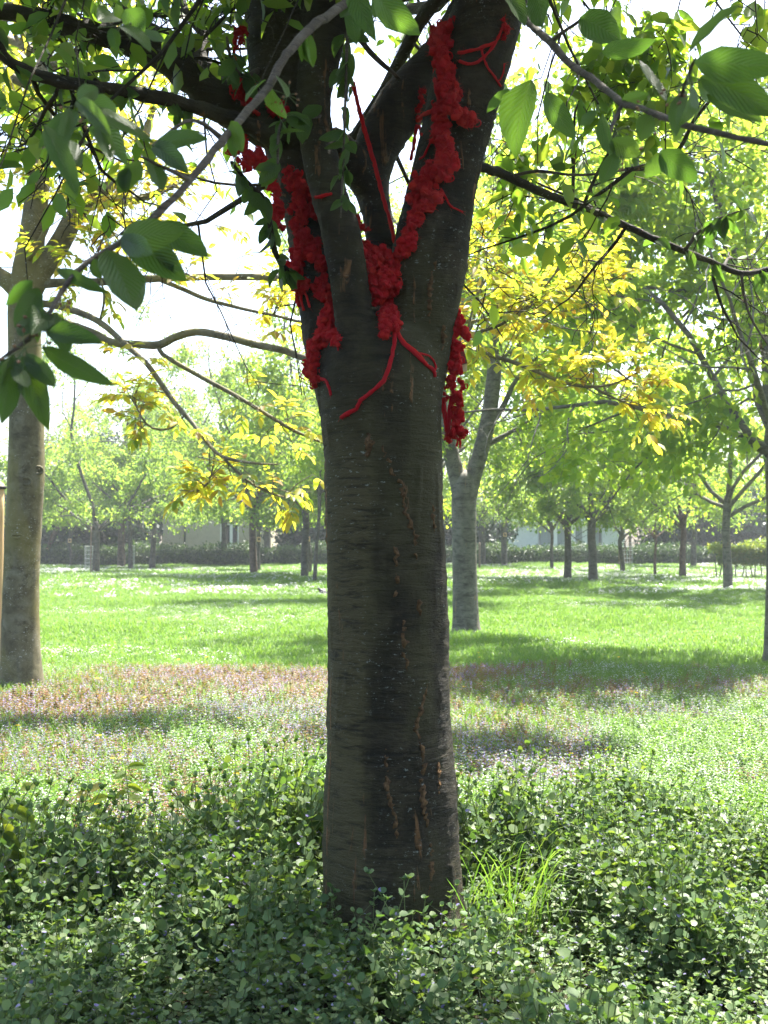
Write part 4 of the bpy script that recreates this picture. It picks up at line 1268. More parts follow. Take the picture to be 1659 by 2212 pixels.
    for key, k, n, L in (('UP2', 12, 3, .085), ('UP3', 5, 4, .09), ('UP4', 6, 4, .09), ('LS', 8, 4, .085), ('B1', 7, 3, .085), ('B2', 9, 4, .085), ('FL', 6, 3, .08), ('RM', 7, 3, .085), ('RMb', 5, 4, .085), ('RMd', 9, 4, .085), ('UP1', 4, 3, .085)):
        p = BOUGHS[key]
        for q in range(k):
            f = 0.25 + 0.75 * (q + .6 * rng.random()) / k
            b = p[min(int(f * (len(p) - 1)), len(p) - 1)]
            rosette(b, n, L)


build_near_leaves()


# ---- the rest of the crown, above and around the frame
def build_main_crown():
    rng = np.random.default_rng(81)
    tb = TB()
    st = []
    ends = [P(1150, -330, YM - .3), P(1160, -520, YM - .2), P(570, -320, YM + .3), P(560, -500, YM + .4), P(770, -300, YM + .1), P(800, -480, YM + .2), P(1110, -220, YM + .7), P(1170, -420, YM + .9), P(1110, -160, YM - .3), P(590, -140, YM + .2)]
    for e in ends:
        for k in range(3):
            a = rng.uniform(0, 6.28)
            d = np.array([math.cos(a), math.sin(a) + .15, rng.uniform(.2, .9)])
            st.append((np.array(e), d, rng.uniform(1.6, 3.3), .035, .15))
    st.append((BOUGHS['B1'][-1], np.array([-1, -.3, .4]), 2.0, .025, .1))
    st.append((BOUGHS['B2'][-1], np.array([-.6, -.5, .5]), 1.6, .02, .1))
    st.append((BOUGHS['B3'][-1], np.array([-.8, .6, .5]), 2.2, .025, .1))
    st.append((BOUGHS['B3b'][-1], np.array([-.3, .4, .8]), 1.6, .02, .1))
    st.append((BOUGHS['RM'][-1], np.array([1, .4, .1]), 1.4, .015, .1))
    for key, kk in (('B1', 5), ('B2', 5), ('B3', 6), ('RM', 6), ('RMd', 3)):
        p = BOUGHS[key]
        for q in range(kk):
            i = int((0.3 + .65 * rng.random()) * (len(p) - 1))
            st.append((p[i], norm(rng.normal(0, 1, 3) + np.array([0, .5, .2])), rng.uniform(.5, .95), .009, .1))
    for k in range(12):
        e = ends[(1, 3, 5, 7, 6, 8)[k % 6]]
        st.append((np.array(e), np.array([rng.uniform(-.9, .9), 1.0, rng.uniform(.0, .4)]), rng.uniform(2.2, 4.4), .035, .3))
    for k in range(16):  # unseen boughs reaching back over the camera, added to block sky light
        e = ends[k % len(ends)]
        a = rng.uniform(-2.6, -0.5)
        st.append((np.array(e), np.array([math.cos(a), math.sin(a), rng.uniform(.1, .5)]), rng.uniform(2.8, 5.2), .035, .25))
    an, di = crown(rng, tb, st, 3, .2, (6, 5), .25)
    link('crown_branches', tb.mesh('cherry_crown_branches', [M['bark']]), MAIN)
    n = 48000
    p, ax, nr, L, Wd = leaves_from(rng, an, di, n, 0.10, 0.52, 0.06, 0.6)
    u, v = proj(p)
    y = p[:, 1]
    inframe = (v > -30) & (u > -60) & (u < 1720)
    ok = np.ones(n, bool)
    # keep the sight line to the wool clear, and thin the leaves close to the lens
    ok &= ~(inframe & (u > 520) & (u < 1110) & (v > 60) & (y < YM + .35))
    ok &= ~(inframe & (y < 3.0))
    ok &= ~(inframe & (y < YM + .1) & (rng.random(n) < .8))
    ok &= ~(inframe & (rng.random(n) < .45))
    ok &= ~((y < 2.2) & (p[:, 2] < 3.2))
    ok &= ~(inframe & (u < 700) & (v > 470 + rng.normal(0, 40, n)))
    ok &= ~(inframe & (u > 1080) & (v > 560 + rng.normal(0, 40, n)))
    ok &= ~(inframe & (u > 700) & (u < 1080) & (v > 330) & (y > YM + .3) & (rng.random(n) < .85))
    # openings in the crown that let the sun through to the ivy
    kx, ky = p[:, 0] - p[:, 2] * SUNDIR.x / SUNDIR.z, p[:, 1] - p[:, 2] * SUNDIR.y / SUNDIR.z
    for (gx, gy, gr) in ((1.2, 4.25, .85), (.25, 3.75, .42), (-1.15, 4.0, .5), (-.8, 5.3, .35), (.9, 5.7, .35), (1.0, 3.4, .7), (-.55, 3.5, .3), (-1.5, 3.3, .4)):
        ok &= ~(((kx - gx) ** 2 + (ky - gy) ** 2 < gr ** 2) & (rng.random(n) < .97))
    ok &= ~((vnoise(kx, ky, 1.7, 55) > .54) & (rng.random(n) < .85))
    tag(link('crown', leaf_cloud('cherry_crown', p[ok], ax[ok], nr[ok], L[ok], Wd[ok], [M['leaf_cherry']], 4), MAIN), kind='stuff')


build_main_crown()


# ------------------------------------------------------------------ red wool
def yarn_mat():
    m, nt, out = newmat('red_wool')
    L = nt.links
    tc = nd(nt, 'ShaderNodeTexCoord')
    n1 = nd(nt, 'ShaderNodeTexNoise', i_Scale=22.0, i_Detail=3.0)
    n2 = nd(nt, 'ShaderNodeTexNoise', i_Scale=260.0, i_Detail=3.0, i_Roughness=0.7)
    w = nd(nt, 'ShaderNodeTexWave', i_Scale=90.0, i_Distortion=9.0, i_Detail=2.0)
    for n in (n1, n2, w):
        L.new(tc.outputs['Object'], n.inputs['Vector'])
    geo = nd(nt, 'ShaderNodeNewGeometry')
    c1 = ramp(nt, geo.outputs['Random Per Island'], [(0, (0.55, 0.010, 0.020)), (0.6, (0.70, 0.014, 0.018)), (1, (0.80, 0.040, 0.018))]).outputs[0]
    c = mixc(nt, math_(nt, 'MULTIPLY', n1.outputs[0], 0.55), c1, (0.52, 0.008, 0.03))
    bs = nd(nt, 'ShaderNodeBsdfPrincipled')
    bs.inputs['Roughness'].default_value = 0.95
    bs.inputs['Specular IOR Level'].default_value = 0.08
    bs.inputs['Sheen Weight'].default_value = 0.3
    bs.inputs['Sheen Roughness'].default_value = 0.5
    bs.inputs['Sheen Tint'].default_value = (1, 0.25, 0.2, 1)
    L.new(c, bs.inputs['Base Color'])
    h = math_(nt, 'ADD', w.outputs['Fac'], math_(nt, 'MULTIPLY', n2.outputs[0], 0.8))
    bp = nd(nt, 'ShaderNodeBump', i_Strength=0.8, i_Distance=0.004)
    L.new(h, bp.inputs['Height'])
    L.new(bp.outputs[0], bs.inputs['Normal'])
    tr = nd(nt, 'ShaderNodeBsdfTranslucent')
    tr.inputs[0].default_value = (0.6, 0.03, 0.03, 1)
    mx = nd(nt, 'ShaderNodeMixShader', n_0=0.3)
    L.new(bs.outputs[0], mx.inputs[1])
    L.new(tr.outputs[0], mx.inputs[2])
    L.new(mx.outputs[0], out.inputs[0])
    return m


M['yarn'] = yarn_mat()


def ico(sub):
    bm = bmesh.new()
    bmesh.ops.create_icosphere(bm, subdivisions=sub, radius=1.0)
    v = np.array([x.co[:] for x in bm.verts])
    f = np.array([[a.index for a in x.verts] for x in bm.faces])
    bm.free()
    return v, f


ICO = ico(2)


class Wool:
    """crocheted wool: lumps, loops of yarn and loose fuzz collected into one mesh"""

    def __init__(self, seed):
        self.rng = np.random.default_rng(seed)
        self.v, self.f, self.n = [], [], 0
        self.tb = TB()

    def lump(self, c, r):
        rng = self.rng
        v = ICO[0] * (1 + 0.22 * rng.standard_normal((len(ICO[0]), 1))) * r * rng.uniform(.8, 1.2, 3)
        self.v.append(v + c)
        self.f.append(ICO[1] + self.n)
        self.n += len(v)

    def fuzz(self, c, r, k):
        rng = self.rng
        d = norm(rng.normal(0, 1, (k, 3)))
        a = c + d * r * 0.85
        t = norm(d + rng.normal(0, .8, (k, 3)))
        b = a + t * rng.uniform(.008, .024, (k, 1))
        s = norm(np.cross(t, rng.normal(0, 1, (k, 3)))) * 0.0007
        tri = np.stack([a - s, a + s, b], 1).reshape(-1, 3)
        self.v.append(tri)
        self.f.append(np.arange(k * 3).reshape(-1, 3) + self.n)
        self.n += k * 3

    def loop(self, c, r):
        rng = self.rng
        a = np.linspace(0, rng.uniform(3.0, 6.0), 10)
        e1 = norm(rng.normal(0, 1, 3))
        e2 = norm(np.cross(e1, rng.normal(0, 1, 3)))
        pts = c + np.outer(np.cos(a), e1) * r * rng.uniform(.8, 1.15) + np.outer(np.sin(a), e2) * r * rng.uniform(.8, 1.15) + rng.normal(0, .001, (10, 3))
        self.tb.add(pts, np.full(10, rng.uniform(.0024, .0038)), 4)

    def path(self, rows, dens=1.0, front=0.6, Y=None):
        """rows (u, v, half width): lumps laid over the trunk along the row of points"""
        rng = self.rng
        pts = []
        lastY = Y or YM - 0.1
        for (u, v, hw) in rows:
            h = hit(u, v) if Y is None else None
            if h is not None:
                lastY = h.y
            yy = lastY if Y is None else Y
            r = hw * 1.42 * yy / F
            p = P(u, v, yy - r * front)
            pts.append((p.x, p.y, p.z, r))
        s = spline(pts, 0.012)
        for q in s:
            r = max(q[3], .006)
            k = max(1, int(round(dens * (r / 0.012) ** 1.25 * 0.85)))
            for _ in range(k):
                o = rng.normal(0, 1, 3)
                o = norm(o) * r * rng.random() ** .5 * 0.72
                o[1] *= 0.7
                lr = min(r * rng.uniform(.36, .56), rng.uniform(.009, .016))
                c = q[:3] + o
                self.lump(c, lr)
                self.loop(c, lr * 1.05)
                if rng.random() < .6:
                    self.loop(c + rng.normal(0, lr * .4, 3), lr * 1.15)
                self.fuzz(c, lr, 24)

    def strand(self, rows, rad, Y=None, off=0.006):
        pts = []
        lastY = Y or YM - .1
        for (u, v) in rows:
            h = hit(u, v) if Y is None else None
            if h is not None:
                lastY = h.y
            p = P(u, v, (Y if Y is not None else lastY) - off)
            pts.append((p.x, p.y, p.z))
        s = spline(pts, .012)
        s = s + self.rng.normal(0, rad * .12, s.shape)
        self.tb.add(s, rad * (1 + .12 * self.rng.standard_normal(len(s))), 7)
        for q in s[::2]:
            self.fuzz(q, rad, 4)

    def build(self, name, label, group='red wool garlands on the cherry'):
        if self.tb.v:
            tv = np.concatenate(self.tb.v)
            for q in self.tb.q:
                q = q + self.n
                self.f.append(q[:, [0, 1, 2]])
                self.f.append(q[:, [0, 2, 3]])
            for t in self.tb.t:
                self.f.append(t + self.n)
            self.v.append(tv)
        o = link(name, mesh_np(name, np.concatenate(self.v), np.concatenate(self.f), [M['yarn']], True))
        tag(o, label, 'wool garland', group)
        return o


c2 = lambda r: [(486 + .3906 * a[0], .3906 * a[1]) + ((.3906 * a[2],) if len(a) > 2 else ()) for a in r]
c4 = lambda r: [(486 + .3906 * a[0], 486 + .3906 * a[1]) + ((.3906 * a[2],) if len(a) > 2 else ()) for a in r]
c5 = lambda r: [(869 + .183 * a[0], 621 + .183 * a[1]) + ((.183 * a[2],) if len(a) > 2 else ()) for a in r]
MM = lambda c: c * .3906 * 4.3 / F


def build_wool():
    w = Wool(1)
    w.path(c2([(1268, 105, 12), (1235, 160, 30), (1205, 200, 60), (1205, 250, 72), (1195, 300, 62), (1225, 380, 62), (1228, 460, 68), (1240, 540, 72), (1275, 600, 60), (1325, 635, 45), (1362, 690, 26)]))
    w.path(c2([(1165, 600, 34), (1195, 680, 48), (1180, 750, 50), (1220, 820, 58), (1240, 900, 62), (1175, 955, 70), (1100, 990, 62), (1060, 1070, 60), (1045, 1110, 50)]))
    w.path(c2([(1110, 1060, 60), (1165, 1110, 46), (1120, 1150, 40)]))
    w.path(c2([(1070, 1150, 42), (1045, 1230, 46), (1015, 1310, 52), (1000, 1370, 50)]) + c4([(990, 90, 40), (975, 165, 46)]))
    w.path(c2([(1100, 515, 24), (1078, 570, 16), (1066, 640, 12)]), .8)
    w.strand(c2([(1066, 640), (1075, 700), (1090, 745)]), MM(8))
    w.strand(c2([(1062, 690), (1045, 790), (1028, 885)]), MM(11))
    w.strand(c2([(1160, 610), (1110, 630), (1065, 665)]), MM(13))
    w.strand(c2([(1140, 770), (1120, 820), (1100, 862), (1075, 882)]), MM(6))
    w.strand(c2([(1195, 1040), (1220, 1090), (1250, 1140), (1315, 1172)]), MM(6))
    w.strand(c2([(1170, 300), (1165, 450), (1185, 560)]), MM(14))
    w.build('wool_garland', 'long lumpy red wool garland draped down the right hand limb')
    w = Wool(2)
    w.path(c2([(1540, 105, 16), (1560, 165, 22), (1545, 212, 14)]), .9)
    w.strand(c2([(1285, 292), (1340, 285), (1420, 262), (1500, 225), (1540, 140)]), MM(9))
    w.strand(c2([(1295, 335), (1340, 352), (1400, 340), (1460, 285), (1500, 230)]), MM(8))
    w.strand(c2([(1418, 268), (1430, 320), (1455, 375), (1495, 430), (1525, 478)]), MM(6))
    w.strand(c2([(1545, 350), (1540, 400), (1522, 440), (1510, 445)]), MM(4))
    w.build('wool_strand', 'thin red wool threads stretched across the top of the right hand limb', 'loose red wool strands')
    w = Wool(3)
    w.path(c4([(770, 105, 36), (800, 140, 50), (850, 160, 62), (905, 200, 62), (940, 200, 46)]), 1.0, .5, YM - .06)
    w.path(c4([(790, 160, 45), (815, 220, 52), (850, 270, 66), (880, 320, 80), (850, 380, 58), (835, 400, 40)]), 1.0, .5, YM - .1)
    w.path(c4([(930, 210, 50), (930, 290, 58), (930, 350, 52), (915, 400, 40), (905, 450, 36), (910, 505, 46), (895, 560, 46), (886, 612, 30)]), 1.0, .3)
    w.path(c4([(905, 490, 40), (930, 560, 34), (945, 600, 18)]), 1.0)
    w.strand(c4([(930, 470), (955, 560), (975, 640), (1050, 712), (1110, 768), (1150, 800), (1162, 838)]), MM(10))
    w.strand(c4([(935, 520), (965, 610), (1000, 655), (1060, 705), (1120, 780)]), MM(9))
    w.strand(c4([(1060, 708), (1100, 714), (1140, 732), (1165, 780), (1158, 812)]), MM(6))
    w.strand(c4([(940, 600), (935, 660), (912, 770), (885, 840), (850, 890), (790, 938), (750, 970), (725, 1018), (690, 1035), (645, 1064)]), MM(12))
    w.build('wool_garland', 'clump of red wool in the crotch of the limbs with two trailing tails')
    w = Wool(4)
    w.strand(c2([(700, 440), (715, 500), (730, 560), (770, 720), (800, 820), (825, 900), (870, 1080), (920, 1250), (938, 1345)]), MM(11), Y=YM - .02)
    w.strand(c2([(712, 455), (735, 560), (780, 725), (830, 900), (880, 1095), (928, 1265)]), MM(7), Y=YM - .025)
    w.build('wool_strand', 'taut red wool cord running straight down into the crotch', 'loose red wool strands')
    w = Wool(5)
    w.path(c2([(365, 955, 42), (385, 1005, 62), (405, 1070, 48), (412, 1150, 48), (402, 1230, 48), (425, 1300, 40), (432, 1370, 44)]))
    w.path(c2([(440, 1000, 18), (465, 1080, 20), (480, 1150, 20), (495, 1200, 24)]), .8)
    w.strand(c2([(460, 1075), (510, 1090), (560, 1078), (590, 1070)]), MM(9))
    w.path(c4([(425, 100, 50), (400, 180, 54), (390, 240, 54), (400, 300, 40), (415, 350, 44), (455, 340, 36)]))
    w.path(c4([(500, 165, 46), (525, 220, 46), (550, 270, 16), (545, 330, 40), (546, 385, 36), (575, 430, 30), (582, 490, 38), (558, 545, 46), (545, 595, 56), (550, 640, 52), (490, 665, 42), (490, 720, 36), (482, 770, 46), (500, 825, 42), (500, 872, 34)]))
    w.path(c4([(570, 600, 40), (610, 615, 34), (615, 650, 26)]))
    w.path(c4([(430, 130, 36), (480, 150, 36), (520, 90, 26)]), .8)
    w.strand(c4([(400, 370), (398, 410), (412, 450)]), MM(14), off=.01)
    w.strand(c4([(420, 380), (425, 430), (435, 470)]), MM(8), off=.01)
    w.strand(c4([(440, 360), (455, 410), (470, 455)]), MM(7), off=.01)
    w.strand(c4([(530, 850), (558, 862), (575, 900), (586, 940)]), MM(8))
    w.strand(c4([(615, 640), (622, 665), (625, 690)]), MM(5))
    w.build('wool_garland', 'twisting red wool garland hanging down the left hand stem')
    w = Wool(6)
    w.path(c2([(95, 150, 26), (75, 200, 24), (62, 260, 18)]), .9)
    w.path(c2([(92, 430, 36), (100, 490, 62), (112, 540, 52), (118, 572, 18)]), 1.0)
    w.strand(c2([(55, 150), (52, 260), (60, 360), (85, 440)]), MM(8))
    w.strand(c2([(118, 570), (150, 605), (205, 645), (240, 670)]), MM(12))
    w.path(c2([(255, 570, 26), (290, 600, 48), (320, 610, 34)]), 1.0)
    w.path(c2([(75, 750, 34), (80, 800, 50), (95, 850, 56), (140, 890, 44), (185, 860, 36)]), 1.0)
    w.path(c2([(170, 850, 30), (215, 900, 34), (245, 980, 28), (265, 1030, 30), (285, 1080, 26), (292, 1140, 30), (290, 1200, 36), (286, 1245, 42)]), 1.0)
    w.strand(c2([(240, 640), (200, 720), (120, 760)]), MM(9))
    w.build('wool_garland', 'ragged red wool lumps dangling around the leafy left hand bough')
    w = Wool(7)
    w.path(c2([(695, 1160, 14), (735, 1235, 26), (760, 1262, 16), (795, 1270, 9)]), .9, Y=YM + .02)
    w.build('wool_strand', 'small red wool wisp above the crotch beside the sunlit stem', 'loose red wool strands')
    w = Wool(8)
    Yb = YM - .0
    w.path(c5([(625, 275, 50), (660, 360, 66), (650, 460, 84), (620, 560, 84), (620, 660, 84), (640, 760, 76), (620, 860, 80), (610, 950, 78), (590, 1050, 84)]), 1.0, .5, Yb)
    w.path(c5([(700, 540, 60), (755, 560, 62), (782, 600, 44)]), 1.0, .5, Yb)
    w.path(c5([(575, 1080, 50), (520, 1150, 32), (500, 1250, 30), (500, 1330, 26)]), .9, .5, Yb)
    w.path(c5([(610, 1080, 50), (585, 1160, 40), (590, 1240, 46)]), 1.0, .5, Yb)
    w.path(c5([(650, 1080, 40), (690, 1140, 36), (690, 1220, 40)]), 1.0, .5, Yb)
    w.path(c5([(640, 1270, 78), (655, 1340, 72), (665, 1430, 66), (640, 1520, 60), (645, 1600, 72), (670, 1680, 80), (735, 1735, 40)]), 1.0, .5, Yb)
    w.path(c5([(620, 1690, 60), (560, 1760, 54), (530, 1790, 40)]), 1.0, .5, Yb)
    w.strand(c5([(500, 1300), (495, 1400), (520, 1540), (545, 1720)]), MM(9), Yb)
    w.strand(c5([(570, 1280), (560, 1420), (545, 1560), (530, 1740)]), MM(9), Yb)
    w.strand(c5([(600, 1300), (585, 1450), (560, 1600), (540, 1700)]), MM(7), Yb)
    w.strand(c5([(480, 1300), (478, 1450), (510, 1640), (525, 1760)]), MM(7), Yb)
    w.strand(c5([(650, 1760), (655, 1820), (640, 1870)]), MM(6), Yb)
    w.strand(c5([(680, 1760), (684, 1830), (680, 1890)]), MM(6), Yb)
    w.build('wool_garland', 'thick red wool bundle with holes hanging free off the right edge of the trunk')


build_wool()

# board hung behind the right hand bundle
M['board_red'] = plain_mat('dark_red_board', (0.13, 0.022, 0.018), 0.6, 0.2, 20, 0.2)
M['card'] = plain_mat('yellowed_card', (0.55, 0.48, 0.26), 0.6, 0.25, 30, 0.05)


def prism(name, uvs, Y, th, mat, parent):
    f0 = [P(u, v, Y) for u, v in uvs]
    n = len(f0)
    vs_ = [tuple(p) for p in f0] + [(p.x, p.y + th, p.z) for p in f0]
    fs = [tuple(range(n)), tuple(range(2 * n - 1, n - 1, -1))] + [(i, i + n, (i + 1) % n + n, (i + 1) % n) for i in range(n)]
    me = bpy.data.meshes.new(name)
    me.from_pydata(vs_, [], fs)
    bm = bmesh.new()
    bm.from_mesh(me)
    bmesh.ops.recalc_face_normals(bm, faces=bm.faces)
    bm.to_mesh(me)
    bm.free()
    me.materials.append(mat)
    return link(name, me, parent)


sg = thing('plaque', P(985, 770, YM + .1), 'dark red board with a yellowed card under it behind the wool bundle', 'plaque')
prism('board', [(950, 740), (998, 742), (1010, 784), (990, 789), (950, 794)], YM + .07, .018, M['board_red'], sg)
prism('card', [(955, 787), (1009, 782), (1009, 802), (955, 806)], YM + .095, .003, M['card'], sg)


# ------------------------------------------------------------------ ground cover
def scatter_group():
    ng = bpy.data.node_groups.new('scatter', 'GeometryNodeTree')
    ng.interface.new_socket('Geometry', in_out='INPUT', socket_type='NodeSocketGeometry')
    ng.interface.new_socket('Object', in_out='INPUT', socket_type='NodeSocketObject')
    ng.interface.new_socket('Geometry', in_out='OUTPUT', socket_type='NodeSocketGeometry')
    gi = ng.nodes.new('NodeGroupInput')
    go = ng.nodes.new('NodeGroupOutput')
    oi = ng.nodes.new('GeometryNodeObjectInfo')
    ip = ng.nodes.new('GeometryNodeInstanceOnPoints')
    ar = ng.nodes.new('GeometryNodeInputNamedAttribute')
    ar.data_type = 'FLOAT_VECTOR'
    ar.inputs[0].default_value = 'rot'
    asn = ng.nodes.new('GeometryNodeInputNamedAttribute')
    asn.data_type = 'FLOAT_VECTOR'
    asn.inputs[0].default_value = 'scl'
    L = ng.links
    L.new(gi.outputs[0], ip.inputs['Points'])
    L.new(gi.outputs[1], oi.inputs[0])
    L.new(oi.outputs['Geometry'], ip.inputs['Instance'])
    L.new(ar.outputs[0], ip.inputs['Rotation'])
    L.new(asn.outputs[0], ip.inputs['Scale'])
    L.new(ip.outputs[0], go.inputs[0])
    return ng


SCATTER = scatter_group()


def scatter(name, src_me, pts, rot, scl, label, cat):
    me = bpy.data.meshes.new(name)
    me.vertices.add(len(pts))
    me.vertices.foreach_set('co', np.ascontiguousarray(pts, np.float32).ravel())
    a = me.attributes.new('rot', 'FLOAT_VECTOR', 'POINT')
    a.data.foreach_set('vector', np.ascontiguousarray(rot, np.float32).ravel())
    b = me.attributes.new('scl', 'FLOAT_VECTOR', 'POINT')
    b.data.foreach_set('vector', np.ascontiguousarray(scl, np.float32).ravel())
    src = bpy.data.objects.new(name + '_source', src_me)
    o = link(name, me)
    md = o.modifiers.new('scatter', 'NODES')
    md.node_group = SCATTER
    md[SCATTER.interface.items_tree['Object'].identifier] = src
    tag(o, label, cat, kind='stuff')
    return o


def ivy_sprig(seed, flowers, h=0.2):
    """ground ivy: upright stem, opposite pairs of rounded scalloped leaves"""
    rng = np.random.default_rng(seed)
    v, f, mi = [], [], []

    def disc(c, d, n, r, m):
        d = norm(d)
        s = norm(np.cross(d, n))
        nn = np.cross(s, d)
        b = len(v)
        v.append(tuple(c))
        for k in range(7):
            a = -2.5 + k * 5.0 / 6
            rr = r * (1 + .08 * rng.standard_normal())
            q = c + d * (r * .75 + math.cos(a) * rr) + s * math.sin(a) * rr * 1.08 + nn * (.16 * r * abs(math.sin(a)) - .12 * r * (1 + math.cos(a)))
            v.append(tuple(q))
        for k in range(6):
            f.append((b, b + 1 + k, b + 2 + k))
            mi.append(m)
    nn_ = 6
    bend = rng.normal(0, .12, 2)
    top = None
    a0 = rng.uniform(0, 3)
    pts = []
    for k in range(nn_ + 1):
        t = k / nn_
        pts.append(np.array([bend[0] * t * t * h * 2, bend[1] * t * t * h * 2, t * h]))
    for k in range(1, nn_ + 1):
        t = k / nn_
        r = 0.0168 * (1.05 - 0.62 * t ** 2) * rng.uniform(.85, 1.2)
        for s in (0, 1):
            a = a0 + k * math.pi / 2 + s * math.pi + rng.normal(0, .2)
            d = np.array([math.cos(a), math.sin(a), .25 + .5 * t + rng.normal(0, .2)])
            c = pts[k] + norm(d) * r * .5
            disc(c, d, np.array([0, 0, 1.0]) + rng.normal(0, .25, 3), r, 0)
            if flowers and 1 < k < 6 and rng.random() < .55:
                d2 = np.array([math.cos(a + .5), math.sin(a + .5), .4])
                disc(pts[k] + d2 * .008, d2, np.array([0, 0, 1.0]) + rng.normal(0, .5, 3), .006, 2)
    for k in range(4):
        a = a0 + k * 1.57
        disc(pts[-1], np.array([math.cos(a), math.sin(a), 1.2]), np.array([0, 0, 1.0]), .005, 0)
    b = len(v)
    for k in range(nn_ + 1):
        for s in range(3):
            a = s * 2.094
            v.append((pts[k][0] + .0013 * math.cos(a), pts[k][1] + .0013 * math.sin(a), pts[k][2]))
    for k in range(nn_):
        for s in range(3):
            q = (b + k * 3 + s, b + k * 3 + (s + 1) % 3, b + k * 3 + 3 + (s + 1) % 3, b + k * 3 + 3 + s)
            f.append(q[:3])
            f.append((q[0], q[2], q[3]))
            mi += [1, 1]
    return mesh_np('ivy_sprig', np.array(v), np.array(f), [M['ivy'], M['stem'], M['purple']], False, None, mi)


def grass_tuft(seed, nbl, h, spread, wid, lean=0.5, mat='grass'):
    rng = np.random.default_rng(seed)
    v, f = [], []
    for k in range(nbl):
        a = rng.uniform(0, 6.28)
        b0 = np.array([math.cos(a), math.sin(a), 0]) * spread * rng.random() ** .5
        a2 = rng.uniform(0, 6.28)
        d = np.array([math.cos(a2), math.sin(a2), 0])
        s = np.array([-d[1], d[0], 0])
        hh = h * rng.uniform(.5, 1.15)
        ln = lean * rng.uniform(.2, 1.2) * hh
        b = len(v)
        for t, w in ((0, 1), (.45, .85), (.8, .5)):
            p = b0 + d * ln * t * t + np.array([0, 0, hh * (t - .25 * lean * t * t)])
            v += [tuple(p - s * wid * w / 2), tuple(p + s * wid * w / 2)]
        v.append(tuple(b0 + d * ln + np.array([0, 0, hh * (1 - .3 * lean)])))
        f += [(b, b + 1, b + 3), (b, b + 3, b + 2), (b + 2, b + 3, b + 5), (b + 2, b + 5, b + 4), (b + 4, b + 5, b + 6)]
    return mesh_np('grass_tuft', np.array(v), np.array(f), [M[mat]])


def stalk(seed, h, leaf, flower=None):
    """upright stem with whorls of small leaves (bugle, dead nettle)"""
    rng = np.random.default_rng(seed)
    pos, ax, nr, L, mi = [], [], [], [], []
    for st in range(3):
        o = np.array([rng.normal(0, .025), rng.normal(0, .025), 0])
        bx, by = rng.normal(0, .15, 2)
        hh = h * rng.uniform(.6, 1.1)
        for k in range(6):
            t = (k + 1) / 6
            p = o + np.array([bx * hh * t, by * hh * t, hh * t])
            for s in range(4):
                a = s * 1.57 + k * .8 + rng.normal(0, .2)
                pos.append(p)
                ax.append([math.cos(a), math.sin(a), .3 + rng.normal(0, .3)])
                nr.append([rng.normal(0, .3), rng.normal(0, .3), 1])
                L.append(.022 * (1.15 - .6 * t) * rng.uniform(.8, 1.2))
                mi.append(1 if (flower and t > .35 and rng.random() < (.32 if flower == 'white' else .24)) else 0)
    L = np.array(L)
    mats = [M[leaf]] + ([M[flower]] if flower else [])
    return leaf_cloud('stalk', np.array(pos), np.array(ax, float), np.array(nr, float), L, L * .7, mats, 2, np.array(mi))


def flower_head(seed, n, r, mat, h):
    rng = np.random.default_rng(seed)
    pos, ax, nr, L = [], [], [], []
    for k in range(n):
        c = np.array([rng.normal(0, .05), rng.normal(0, .05), h * rng.uniform(.6, 1.1)])
        for s in range(5):
            a = s * 1.257 + rng.normal(0, .1)
            pos.append(c)
            ax.append([math.cos(a), math.sin(a), .15])
            nr.append([rng.normal(0, .15), rng.normal(0, .15), 1])
            L.append(r)
    L = np.array(L)
    return leaf_cloud('flower', np.array(pos), np.array(ax, float), np.array(nr, float), L, L * .9, [M[mat]], 2)


def wedge(rng, n, y0, y1, margin=1.3):
    """points spread evenly over the strip of meadow the camera can see (and a step beside it)"""
    y = np.sqrt(rng.uniform((y0 + 3) ** 2, (y1 + 3) ** 2, n)) - 3
    x = rng.uniform(-1, 1, n) * (y * 0.34 + margin)
    return x, y


def put(name, metas, x, y, hs, rng, label, cat, tilt=.18, sc=(.75, 1.25), zoff=0.0):
    k = rng.integers(0, len(metas), len(x))
    base = None
    for i, me in enumerate(metas):
        m = k == i
        n = int(m.sum())
        if not n:
            continue
        pts = np.stack([x[m], y[m], gz(x[m], y[m]) + zoff], -1)
        rot = np.stack([rng.normal(0, tilt, n), rng.normal(0, tilt, n), rng.uniform(0, 6.28, n)], -1)
        s = rng.uniform(sc[0], sc[1], n)
        h = hs[m] if hs is not None else np.ones(n)
        scl = np.stack([s * h ** .35, s * h ** .35, s * h], -1)
        scatter(name, me, pts, rot, scl, label[i] if isinstance(label, list) else label, cat)


